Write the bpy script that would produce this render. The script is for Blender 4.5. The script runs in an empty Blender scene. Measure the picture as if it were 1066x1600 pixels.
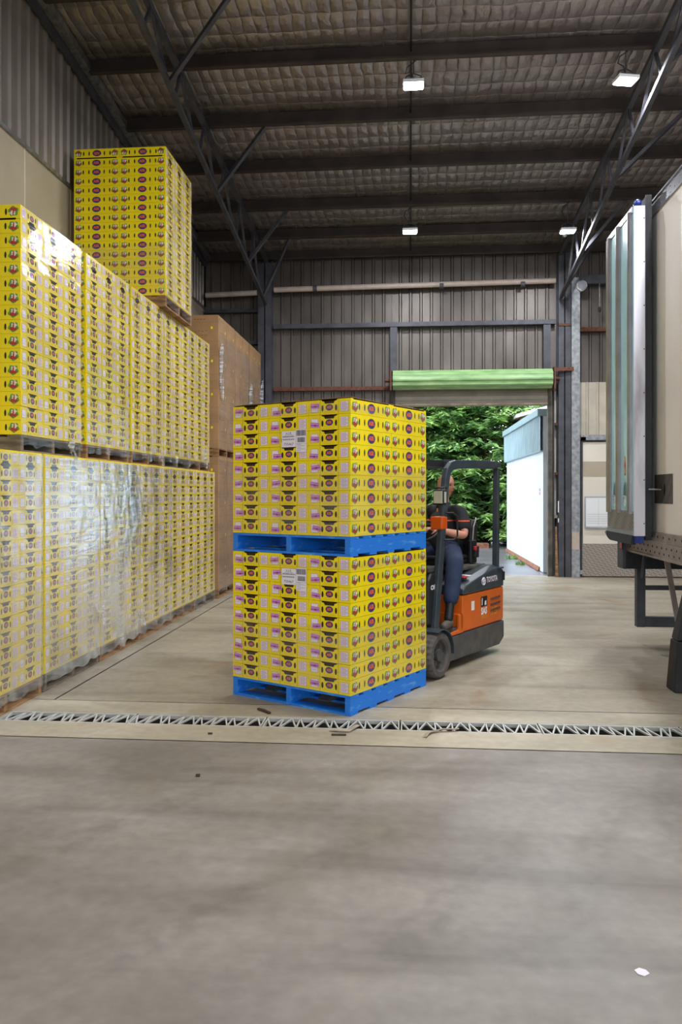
import bpy, bmesh, math, random
import numpy as np
from mathutils import Vector, Matrix, noise
R = math.radians
SC = bpy.context.scene
COL = SC.collection
rnd = random.Random(7)

# ------------------------------------------------------------------ camera
YAW = 4.92
cam_d = bpy.data.cameras.new('camera'); cam = bpy.data.objects.new('camera', cam_d); COL.objects.link(cam)
cam.location = (0, 0, 1.65); cam.rotation_euler = (R(90), 0, R(YAW))
cam_d.sensor_fit = 'HORIZONTAL'; cam_d.sensor_width = 24.0
cam_d.lens = 24.0 * 1243 / 1066
cam_d.shift_y = -29 / 1066
cam_d.clip_end = 300
SC.camera = cam
# ------------------------------------------------------------------ world, exposure
SC.view_settings.view_transform = 'Standard'; SC.view_settings.look = 'None'
SC.view_settings.gamma = 1; SC.view_settings.exposure = 0.14
SKY = 5.0
LAMP_W = 98.0
wd = bpy.data.worlds.new('overcast_sky'); SC.world = wd; wd.use_nodes = True
nt = wd.node_tree; nt.nodes.clear()
wo = nt.nodes.new('ShaderNodeOutputWorld'); bg = nt.nodes.new('ShaderNodeBackground')
tc = nt.nodes.new('ShaderNodeTexCoord'); mp = nt.nodes.new('ShaderNodeMapping'); ns = nt.nodes.new('ShaderNodeTexNoise'); cr = nt.nodes.new('ShaderNodeValToRGB')
ns.inputs['Scale'].default_value = 2.5; ns.inputs['Detail'].default_value = 4
cr.color_ramp.elements[0].position = .35; cr.color_ramp.elements[0].color = (.74, .86, 1, 1)
cr.color_ramp.elements[1].position = .65; cr.color_ramp.elements[1].color = (.93, .96, 1, 1)
L = nt.links.new
L(tc.outputs['Generated'], mp.inputs[0]); L(mp.outputs[0], ns.inputs['Vector']); L(ns.outputs['Fac'], cr.inputs[0]); L(cr.outputs[0], bg.inputs[0])
bg.inputs[1].default_value = SKY; L(bg.outputs[0], wo.inputs[0])

def portal(loc, rot, sx, sy):
    d = bpy.data.lights.new('sky_portal', 'AREA'); d.shape = 'RECTANGLE'; d.size = sx; d.size_y = sy
    d.cycles.is_portal = True
    o = bpy.data.objects.new('sky_portal', d); o.location = loc; o.rotation_euler = rot; COL.objects.link(o)
portal((1.25, 16.45, 1.72), (R(-90), 0, 0), 3.1, 3.5)      # roller door opening, facing inwards
portal((2.5, -9.05, 2.6), (R(90), 0, 0), 9.6, 5.2)         # open front of the shed
portal((10.05, -2.0, 2.6), (R(90), 0, R(90)), 9.0, 5.2)      # side opening

# ------------------------------------------------------------------ materials
def lin(c):
    r = []
    for v in c[:3]:
        v = v / 255.0
        r.append(v / 12.92 if v <= .04045 else ((v + .055) / 1.055) ** 2.4)
    return (*r, 1)
M = {}
def mat(name, rgb, rough=.5, metal=0., var=.0, scale=6., bump=0., bscale=40., rgb2=None, spec=.5, coord='Object', stretch=(1, 1, 1), emit=0, alpha=None, detail=4, lo=.35, hi=.65):
    m = bpy.data.materials.new(name); m.use_nodes = True; t = m.node_tree
    b = t.nodes['Principled BSDF']; b.inputs['Base Color'].default_value = lin(rgb)
    b.inputs['Roughness'].default_value = rough; b.inputs['Metallic'].default_value = metal
    b.inputs['Specular IOR Level'].default_value = spec
    c = t.nodes.new('ShaderNodeTexCoord'); mpn = t.nodes.new('ShaderNodeMapping'); mpn.inputs['Scale'].default_value = stretch
    t.links.new(c.outputs[coord], mpn.inputs[0])
    if rgb2 is None and var > 0: rgb2 = tuple(v * (1 - var) for v in rgb)
    if rgb2 is not None:
        n = t.nodes.new('ShaderNodeTexNoise'); n.inputs['Scale'].default_value = scale; n.inputs['Detail'].default_value = detail
        r = t.nodes.new('ShaderNodeValToRGB'); r.color_ramp.elements[0].color = lin(rgb2); r.color_ramp.elements[1].color = lin(rgb)
        r.color_ramp.elements[0].position = lo; r.color_ramp.elements[1].position = hi
        t.links.new(mpn.outputs[0], n.inputs['Vector']); t.links.new(n.outputs['Fac'], r.inputs[0]); t.links.new(r.outputs[0], b.inputs['Base Color'])
    if bump > 0:
        n2 = t.nodes.new('ShaderNodeTexNoise'); n2.inputs['Scale'].default_value = bscale; n2.inputs['Detail'].default_value = 3
        bp = t.nodes.new('ShaderNodeBump'); bp.inputs['Strength'].default_value = bump; bp.inputs['Distance'].default_value = .01
        t.links.new(mpn.outputs[0], n2.inputs['Vector']); t.links.new(n2.outputs['Fac'], bp.inputs['Height']); t.links.new(bp.outputs[0], b.inputs['Normal'])
    if emit:
        b.inputs['Emission Color'].default_value = lin(rgb); b.inputs['Emission Strength'].default_value = emit
    M[name] = m
    return m
mat('yellow', (252, 226, 10), .42, var=.03, scale=3)
mat('carton_inside', (74, 50, 22), .9)
mat('kraft_edge', (150, 118, 78), .85)
mat('hole_shade', (46, 34, 8), .9)  # vent holes are flat discs; the shade inside is put into this dark colour
mat('seam', (150, 120, 10), .8)
mat('navy', (56, 46, 118), .5); mat('oval_ring', (96, 92, 84), .5); mat('logo_orange', (236, 104, 44), .5)
mat('leaf_print', (88, 160, 66), .5); mat('berry', (176, 56, 42), .5); mat('cream_print', (240, 226, 206), .5)
mat('print_orange', (226, 158, 20), .5)
mat('paper', (238, 230, 238), .6); mat('magenta', (186, 96, 150), .6); mat('pink', (214, 138, 206), .6); mat('plum', (134, 58, 122), .6)
mat('ink', (52, 50, 60), .6); mat('ink_grey', (128, 128, 142), .6)
mat('blue_paint', (30, 124, 226), .5, rgb2=(92, 168, 236), scale=7, bump=.25, bscale=30, stretch=(1, 1, 3), lo=.30, hi=.44, detail=8)
mat('wood', (168, 128, 86), .8, rgb2=(112, 82, 54), scale=5, bump=.2, stretch=(1, 1, 4))
mat('grey_wood', (136, 124, 108), .85, rgb2=(92, 82, 70), scale=5, bump=.2, stretch=(1, 1, 4))
mat('cardboard', (174, 136, 96), .8, var=.1, scale=3); mat('cardboard_print', (112, 78, 50), .8); mat('tape', (196, 160, 112), .4)
mat('wall_tin', (112, 104, 98), .42, metal=.35, rgb2=(86, 79, 73), scale=2, stretch=(1, 1, .4))
mat('gable_tin', (150, 140, 132), .42, metal=.4, rgb2=(124, 116, 108), scale=2, stretch=(1, 1, .4))
mat('beige_panel', (184, 172, 150), .45, var=.06, scale=1.5)
mat('cream_panel', (234, 226, 212), .4, var=.04, scale=1.5)
mat('translucent_sheet', (206, 196, 178), .5, var=.06)
mat('dark_steel', (84, 84, 92), .55, metal=.3, var=.2, scale=5)
mat('purlin_steel', (78, 68, 64), .55, metal=.35, var=.2, scale=3)
mat('galv', (168, 170, 172), .42, metal=.8, rgb2=(132, 134, 138), scale=14, bump=.05)
mat('rust', (118, 74, 56), .8, var=.3, scale=20)
mat('pvc', (196, 180, 168), .45, var=.08)
mat('green_door', (152, 188, 128), .4, rgb2=(120, 160, 104), scale=3, stretch=(1, 4, 4))
mat('curtain', (150, 142, 128), .5, var=.12, scale=4)
mat('black', (26, 26, 28), .55); mat('black_plastic', (34, 35, 38), .45, var=.2, scale=30); mat('rubber', (74, 71, 70), .85, rgb2=(98, 90, 84), scale=12, bump=.15)
mat('orange', (226, 104, 24), .38, var=.06, scale=4, bump=.02)
mat('fork_dark', (48, 60, 70), .4, rgb2=(64, 70, 74), scale=7)
mat('fork_grey', (62, 66, 70), .45, rgb2=(88, 84, 78), scale=8)
mat('dusty', (98, 92, 82), .8, rgb2=(64, 62, 58), scale=6)
mat('white_paint', (236, 238, 240), .45); mat('red', (196, 44, 44), .4); mat('lens_orange', (206, 84, 22), .25); mat('lens_clear', (214, 212, 196), .15, metal=.3)
mat('chrome', (210, 210, 215), .2, metal=1.)
mat('teal', (176, 222, 232), .22, var=.05, scale=2)
mat('grate_zinc', (206, 206, 202), .5, metal=.2)
mat('teal_dark', (44, 92, 108), .3)
mat('alloy', (176, 176, 182), .32, metal=.85, var=.1, scale=5)
mat('scuffed_white', (240, 238, 250), .4, rgb2=(176, 172, 184), scale=4, stretch=(1, 1, .25), lo=.28, hi=.45)
mat('seal', (30, 30, 38), .5); mat('leg_black', (44, 42, 42), .7, var=.2, scale=10); mat('blue_seal', (44, 66, 160), .4, var=.4, scale=60)
mat('trailer_skin', (248, 242, 234), .3, var=.03, scale=1); mat('rail', (176, 164, 160), .5, metal=.3, var=.12, scale=6)
mat('skin', (214, 150, 122), .5, var=.08, scale=12); mat('shoe', (92, 84, 76), .6, var=.2, scale=20); mat('eye_dark', (40, 28, 24), .4); mat('mask_grey', (60, 60, 66), .5)
mat('trousers', (38, 52, 84), .85, var=.2, scale=8, bump=.3, bscale=14)
mat('white_wall', (206, 216, 224), .6, var=.03, scale=.8); mat('blue_grey_tin', (150, 176, 186), .5, rgb2=(128, 154, 156), scale=6, stretch=(1, 6, .3))
mat('brick', (150, 100, 76), .85, var=.25, scale=12); mat('roof_white', (226, 226, 226), .6); mat('weed', (110, 150, 60), .8, var=.3)
mat('bark', (70, 56, 44), .9, var=.3); mat('white_post', (236, 236, 236), .5)
mat('asphalt', (128, 126, 132), .3, rgb2=(92, 88, 92), scale=.7, bump=.1)
mat('scrap', (196, 180, 156), .8, var=.2)
mat('splinter', (72, 60, 48), .9)

def foliage(name, a, b):
    m = bpy.data.materials.new(name); m.use_nodes = True; t = m.node_tree; p = t.nodes['Principled BSDF']
    c = t.nodes.new('ShaderNodeTexCoord'); n = t.nodes.new('ShaderNodeTexNoise'); n.inputs['Scale'].default_value = 1.6; n.inputs['Detail'].default_value = 6
    r = t.nodes.new('ShaderNodeValToRGB'); r.color_ramp.elements[0].color = lin(a); r.color_ramp.elements[1].color = lin(b)
    r.color_ramp.elements[0].position = .38; r.color_ramp.elements[1].position = .62
    t.links.new(c.outputs['Object'], n.inputs['Vector']); t.links.new(n.outputs['Fac'], r.inputs[0]); t.links.new(r.outputs[0], p.inputs['Base Color'])
    p.inputs['Roughness'].default_value = .6
    tr = t.nodes.new('ShaderNodeBsdfTranslucent'); t.links.new(r.outputs[0], tr.inputs[0]); mx = t.nodes.new('ShaderNodeMixShader'); mx.inputs[0].default_value = .3
    o = t.nodes['Material Output']; t.links.new(p.outputs[0], mx.inputs[1]); t.links.new(tr.outputs[0], mx.inputs[2]); t.links.new(mx.outputs[0], o.inputs[0])
    M[name] = m
foliage('conifer', (74, 122, 74), (180, 216, 128))

def floor_mat(name, base, dark, stain, tracks=()):
    m = bpy.data.materials.new(name); m.use_nodes = True; t = m.node_tree; p = t.nodes['Principled BSDF']; N = t.nodes.new; K = t.links.new
    c = N('ShaderNodeTexCoord')
    def nz(s, d, st=(1, 1, 1), dist=0):
        q = N('ShaderNodeMapping'); q.inputs['Scale'].default_value = st; K(c.outputs['Object'], q.inputs[0])
        n = N('ShaderNodeTexNoise'); n.inputs['Scale'].default_value = s; n.inputs['Detail'].default_value = d; n.inputs['Distortion'].default_value = dist
        K(q.outputs[0], n.inputs['Vector']); return n
    def ramp(n, p0, p1, c0=(0, 0, 0, 1), c1=(1, 1, 1, 1)):
        r = N('ShaderNodeValToRGB'); r.color_ramp.elements[0].position = p0; r.color_ramp.elements[1].position = p1
        r.color_ramp.elements[0].color = c0; r.color_ramp.elements[1].color = c1; K(n.outputs['Fac'], r.inputs[0]); return r
    a = ramp(nz(.9, 7, (1, 1.6, 1), .4), .3, .7, lin(dark), lin(base))
    b = nz(14, 5); mixf = N('ShaderNodeMix'); mixf.data_type = 'RGBA'; mixf.blend_type = 'OVERLAY'; mixf.inputs['Factor'].default_value = .28
    rb = ramp(b, .3, .7, (.32, .32, .32, 1), (.68, .68, .68, 1)); K(a.outputs[0], mixf.inputs['A']); K(rb.outputs[0], mixf.inputs['B'])
    s = ramp(nz(1.1, 6, (1.2, .8, 1), 1.2), .60, .74)
    m2 = N('ShaderNodeMix'); m2.data_type = 'RGBA'; K(s.outputs[0], m2.inputs['Factor']); m2.inputs['B'].default_value = lin(stain)
    K(mixf.outputs['Result'], m2.inputs['A'])
    # worn tyre tracks: long faint dark streaks
    w = N('ShaderNodeMapping'); w.inputs['Rotation'].default_value = (0, 0, R(-38)); w.inputs['Scale'].default_value = (.35, 3.2, 1); K(c.outputs['Object'], w.inputs[0])
    n3 = N('ShaderNodeTexNoise'); n3.inputs['Scale'].default_value = .8; n3.inputs['Detail'].default_value = 5; n3.inputs['Distortion'].default_value = .6; K(w.outputs[0], n3.inputs['Vector'])
    s3 = ramp(n3, .50, .72, (1, 1, 1, 1), (.72, .71, .70, 1))
    m3 = N('ShaderNodeMix'); m3.data_type = 'RGBA'; m3.blend_type = 'MULTIPLY'; m3.inputs['Factor'].default_value = 1; K(m2.outputs['Result'], m3.inputs['A']); K(s3.outputs[0], m3.inputs['B'])
    last = m3.outputs['Result']; sx = N('ShaderNodeSeparateXYZ'); K(c.outputs['Object'], sx.inputs[0]); tn = nz(9, 4, (1, 1, 1), .3); tr_ = ramp(tn, .35, .6)
    for (xa, ya), (xb, yb) in tracks:
        dx, dy = xb - xa, yb - ya; ln = math.hypot(dx, dy); nx, ny = -dy / ln, dx / ln; tx, ty = dx / ln, dy / ln
        def dotc(ax, ay, off):
            q1 = N('ShaderNodeMath'); q1.operation = 'MULTIPLY'; q1.inputs[1].default_value = ax; K(sx.outputs['X'], q1.inputs[0])
            q2 = N('ShaderNodeMath'); q2.operation = 'MULTIPLY_ADD'; q2.inputs[1].default_value = ay; K(sx.outputs['Y'], q2.inputs[0]); K(q1.outputs[0], q2.inputs[2])
            q3 = N('ShaderNodeMath'); q3.operation = 'ADD'; q3.inputs[1].default_value = off; K(q2.outputs[0], q3.inputs[0]); return q3
        dn = dotc(nx, ny, -(nx * xa + ny * ya)); dt = dotc(tx, ty, -(tx * xa + ty * ya) - ln / 2)
        # gentle curvature along the track
        sq = N('ShaderNodeMath'); sq.operation = 'MULTIPLY'; K(dt.outputs[0], sq.inputs[0]); K(dt.outputs[0], sq.inputs[1])
        cv = N('ShaderNodeMath'); cv.operation = 'MULTIPLY_ADD'; cv.inputs[1].default_value = .10; K(sq.outputs[0], cv.inputs[0]); K(dn.outputs[0], cv.inputs[2])
        ab = N('ShaderNodeMath'); ab.operation = 'ABSOLUTE'; K(cv.outputs[0], ab.inputs[0])
        mr = N('ShaderNodeMapRange'); mr.interpolation_type = 'SMOOTHSTEP'; mr.inputs['From Min'].default_value = .04; mr.inputs['From Max'].default_value = .12; mr.inputs['To Min'].default_value = 1; mr.inputs['To Max'].default_value = 0; K(ab.outputs[0], mr.inputs['Value'])
        ab2 = N('ShaderNodeMath'); ab2.operation = 'ABSOLUTE'; K(dt.outputs[0], ab2.inputs[0])
        mr2 = N('ShaderNodeMapRange'); mr2.interpolation_type = 'SMOOTHSTEP'; mr2.inputs['From Min'].default_value = ln * .3; mr2.inputs['From Max'].default_value = ln * .55; mr2.inputs['To Min'].default_value = 1; mr2.inputs['To Max'].default_value = 0; K(ab2.outputs[0], mr2.inputs['Value'])
        pm = N('ShaderNodeMath'); pm.operation = 'MULTIPLY'; K(mr.outputs[0], pm.inputs[0]); K(mr2.outputs[0], pm.inputs[1])
        pm2 = N('ShaderNodeMath'); pm2.operation = 'MULTIPLY'; K(pm.outputs[0], pm2.inputs[0]); K(tr_.outputs[0], pm2.inputs[1])
        mk = N('ShaderNodeMix'); mk.data_type = 'RGBA'; mk.blend_type = 'MULTIPLY'; mk.inputs['B'].default_value = (.84, .83, .83, 1); K(pm2.outputs[0], mk.inputs['Factor']); K(last, mk.inputs['A']); last = mk.outputs['Result']
    K(last, p.inputs['Base Color'])
    rr = ramp(nz(2.2, 5), .3, .7, (.38, .38, .38, 1), (.6, .6, .6, 1)); K(rr.outputs[0], p.inputs['Roughness'])
    bp = N('ShaderNodeBump'); bp.inputs['Strength'].default_value = .12; bp.inputs['Distance'].default_value = .01; K(b.outputs['Fac'], bp.inputs['Height']); K(bp.outputs[0], p.inputs['Normal'])
    M[name] = m
floor_mat('concrete', (158, 150, 142), (124, 116, 108), (138, 129, 118), (((-1.25, 2.55), (.05, 4.1)), ((-.15, 2.75), (.55, 3.9)), ((-1.9, 3.2), (-.9, 4.7)), ((.55, 2.9), (1.15, 4.6)), ((1.2, 3.4), (1.5, 5.0))))
floor_mat('concrete_strip', (190, 180, 160), (160, 150, 130), (164, 142, 112))
floor_mat('concrete_back', (172, 162, 144), (142, 131, 112), (144, 114, 80))

def film_mat(name, haze, gloss=.9):
    m = bpy.data.materials.new(name); m.use_nodes = True; t = m.node_tree; t.nodes.clear(); N = t.nodes.new; K = t.links.new
    o = N('ShaderNodeOutputMaterial'); c = N('ShaderNodeTexCoord')
    q = N('ShaderNodeMapping'); q.inputs['Rotation'].default_value = (R(14), 0, 0); q.inputs['Scale'].default_value = (1, .8, 7); K(c.outputs['Object'], q.inputs[0])
    n = N('ShaderNodeTexNoise'); n.inputs['Scale'].default_value = 2.2; n.inputs['Detail'].default_value = 6; n.inputs['Distortion'].default_value = 1.5; K(q.outputs[0], n.inputs['Vector'])
    bp = N('ShaderNodeBump'); bp.inputs['Strength'].default_value = .2; bp.inputs['Distance'].default_value = .02; K(n.outputs['Fac'], bp.inputs['Height'])
    fr = N('ShaderNodeLayerWeight'); fr.inputs['Blend'].default_value = .5; K(bp.outputs[0], fr.inputs['Normal'])
    pw_ = N('ShaderNodeMath'); pw_.operation = 'POWER'; pw_.inputs[1].default_value = 3.0; K(fr.outputs['Facing'], pw_.inputs[0])
    mm = N('ShaderNodeMath'); mm.operation = 'MULTIPLY_ADD'; mm.use_clamp = True; mm.inputs[1].default_value = gloss; mm.inputs[2].default_value = .04; K(pw_.outputs[0], mm.inputs[0])
    pn = N('ShaderNodeTexNoise'); pn.inputs['Scale'].default_value = .9; pn.inputs['Detail'].default_value = 3; pn.inputs['Distortion'].default_value = 1.0; K(c.outputs['Object'], pn.inputs['Vector'])
    pr_ = N('ShaderNodeMapRange'); pr_.inputs['From Min'].default_value = .38; pr_.inputs['From Max'].default_value = .62; pr_.inputs['To Min'].default_value = gloss * .35; pr_.inputs['To Max'].default_value = gloss * 1.3; K(pn.outputs['Fac'], pr_.inputs['Value']); K(pr_.outputs[0], mm.inputs[1])
    tr = N('ShaderNodeBsdfTransparent'); tr.inputs[0].default_value = (.97, .97, .97, 1)
    df = N('ShaderNodeBsdfDiffuse'); df.inputs[0].default_value = (.85, .87, .9, 1)
    r = N('ShaderNodeValToRGB'); r.color_ramp.elements[0].position = .45; r.color_ramp.elements[1].position = .75
    r.color_ramp.elements[0].color = (haze * .25,) * 3 + (1,); r.color_ramp.elements[1].color = (haze * 2.4,) * 3 + (1,); K(n.outputs['Fac'], r.inputs[0])
    m1 = N('ShaderNodeMixShader'); K(r.outputs[0], m1.inputs[0]); K(tr.outputs[0], m1.inputs[1]); K(df.outputs[0], m1.inputs[2])
    gl = N('ShaderNodeBsdfGlossy'); gl.inputs['Roughness'].default_value = .11; gl.inputs['Color'].default_value = (.95, .97, 1, 1); K(bp.outputs[0], gl.inputs['Normal'])
    m2 = N('ShaderNodeMixShader'); K(mm.outputs[0], m2.inputs[0]); K(m1.outputs[0], m2.inputs[1]); K(gl.outputs[0], m2.inputs[2]); K(m2.outputs[0], o.inputs[0])
    M[name] = m
film_mat('film', .055, .7); film_mat('film_glare', .10, 2.3); film_mat('film_light', .05, .5); film_mat('film_glare_mid', .10, 1.3)  # lower stack versions: doorway glare pushed up with extra gloss and white haze

def insul_mat():
    m = bpy.data.materials.new('insulation'); m.use_nodes = True; t = m.node_tree; p = t.nodes['Principled BSDF']; N = t.nodes.new; K = t.links.new
    p.inputs['Metallic'].default_value = .72; p.inputs['Roughness'].default_value = .42
    c = N('ShaderNodeTexCoord'); sp = N('ShaderNodeSeparateXYZ'); 
    n = N('ShaderNodeTexNoise'); n.inputs['Scale'].default_value = 3.0; n.inputs['Detail'].default_value = 5; n.inputs['Distortion'].default_value = .5
    K(c.outputs['Object'], n.inputs['Vector'])
    ad = N('ShaderNodeMix'); ad.data_type = 'RGBA'; ad.blend_type = 'LINEAR_LIGHT'; ad.inputs['Factor'].default_value = .05; K(c.outputs['Object'], ad.inputs['A']); K(n.outputs['Color'], ad.inputs['B'])
    K(ad.outputs['Result'], sp.inputs[0])
    def groove(sock, per):
        a = N('ShaderNodeMath'); a.operation = 'PINGPONG'; a.inputs[1].default_value = per / 2; K(sock, a.inputs[0])
        b = N('ShaderNodeMath'); b.operation = 'DIVIDE'; b.inputs[1].default_value = per / 2; K(a.outputs[0], b.inputs[0])
        d = N('ShaderNodeMath'); d.operation = 'POWER'; d.inputs[1].default_value = .35; K(b.outputs[0], d.inputs[0]); return d
    gx = groove(sp.outputs['X'], .155); gy = groove(sp.outputs['Y'], .30)
    mu = N('ShaderNodeMath'); mu.operation = 'MULTIPLY'; K(gx.outputs[0], mu.inputs[0]); K(gy.outputs[0], mu.inputs[1])
    mp2 = N('ShaderNodeMapping'); mp2.inputs['Scale'].default_value = (1.6, 1, 1); K(c.outputs['Object'], mp2.inputs[0])
    n2 = N('ShaderNodeTexNoise'); n2.inputs['Scale'].default_value = 6; n2.inputs['Detail'].default_value = 5; K(mp2.outputs[0], n2.inputs['Vector'])
    ad2 = N('ShaderNodeMath'); ad2.operation = 'MULTIPLY_ADD'; ad2.inputs[1].default_value = .9; K(n2.outputs['Fac'], ad2.inputs[0]); K(mu.outputs[0], ad2.inputs[2])
    bp = N('ShaderNodeBump'); bp.inputs['Strength'].default_value = .9; bp.inputs['Distance'].default_value = .032; K(ad2.outputs[0], bp.inputs['Height']); K(bp.outputs[0], p.inputs['Normal'])
    r = N('ShaderNodeValToRGB'); r.color_ramp.elements[0].color = lin((134, 126, 124)); r.color_ramp.elements[1].color = lin((184, 175, 174)); K(n.outputs['Fac'], r.inputs[0]); K(r.outputs[0], p.inputs['Base Color'])
    M['insulation'] = m
insul_mat()

def tread_mat(name, rgb, sc):
    m = bpy.data.materials.new(name); m.use_nodes = True; t = m.node_tree; p = t.nodes['Principled BSDF']; N = t.nodes.new; K = t.links.new
    p.inputs['Base Color'].default_value = lin(rgb); p.inputs['Metallic'].default_value = .6; p.inputs['Roughness'].default_value = .4
    c = N('ShaderNodeTexCoord'); q = N('ShaderNodeMapping'); q.inputs['Rotation'].default_value = (R(45), R(45), R(45)); q.inputs['Scale'].default_value = (sc,) * 3; K(c.outputs['Object'], q.inputs[0])
    ch = N('ShaderNodeTexChecker'); ch.inputs['Scale'].default_value = 1; K(q.outputs[0], ch.inputs[0])
    bp = N('ShaderNodeBump'); mc = N('ShaderNodeMix'); mc.data_type = 'RGBA'; mc.inputs['A'].default_value = lin(rgb); mc.inputs['B'].default_value = lin(tuple(v * .8 for v in rgb)); K(ch.outputs['Fac'], mc.inputs['Factor']); K(mc.outputs['Result'], p.inputs['Base Color']); bp.inputs['Strength'].default_value = .8; bp.inputs['Distance'].default_value = .006; K(ch.outputs['Fac'], bp.inputs['Height']); K(bp.outputs[0], p.inputs['Normal'])
    M[name] = m
tread_mat('treadplate', (172, 162, 150), 34)
tread_mat('treadplate_dark', (120, 114, 108), 60)

def shirt_mat():
    m = bpy.data.materials.new('shirt'); m.use_nodes = True; t = m.node_tree; p = t.nodes['Principled BSDF']; N = t.nodes.new; K = t.links.new
    p.inputs['Roughness'].default_value = .85
    c = N('ShaderNodeTexCoord'); s = N('ShaderNodeSeparateXYZ'); K(c.outputs['Object'], s.inputs[0])
    cmpz = N('ShaderNodeMath'); cmpz.operation = 'COMPARE'; cmpz.inputs[1].default_value = .43; cmpz.inputs[2].default_value = .006; K(s.outputs['Z'], cmpz.inputs[0])
    mx = N('ShaderNodeMix'); mx.data_type = 'RGBA'; mx.inputs['A'].default_value = lin((30, 31, 36)); mx.inputs['B'].default_value = lin((226, 84, 40)); K(cmpz.outputs[0], mx.inputs['Factor']); K(mx.outputs['Result'], p.inputs['Base Color'])
    n = N('ShaderNodeTexNoise'); n.inputs['Scale'].default_value = 9; bp = N('ShaderNodeBump'); bp.inputs['Strength'].default_value = .5; bp.inputs['Distance'].default_value = .03
    K(c.outputs['Object'], n.inputs['Vector']); K(n.outputs['Fac'], bp.inputs['Height']); K(bp.outputs[0], p.inputs['Normal'])
    M['shirt'] = m
shirt_mat()

# ------------------------------------------------------------------ mesh helpers
_tc = {}
def text2d(s, bold=.02):
    k = (s, bold)
    if k in _tc: return _tc[k]
    cu = bpy.data.curves.new('txt', 'FONT'); cu.body = s; cu.resolution_u = 2; cu.offset = bold
    ob = bpy.data.objects.new('txt', cu); me = bpy.data.meshes.new_from_object(ob)
    v = [(p.co.x, p.co.y) for p in me.vertices]; f = [tuple(p.vertices) for p in me.polygons]
    bpy.data.objects.remove(ob); bpy.data.curves.remove(cu); bpy.data.meshes.remove(me)
    xs = [p[0] for p in v]; ys = [p[1] for p in v]
    x0, x1, y0, y1 = min(xs), max(xs), min(ys), max(ys)
    v = [((x - (x0 + x1) / 2) / (x1 - x0), (y - (y0 + y1) / 2) / (y1 - y0)) for x, y in v]
    _tc[k] = (v, f); return v, f

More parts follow.
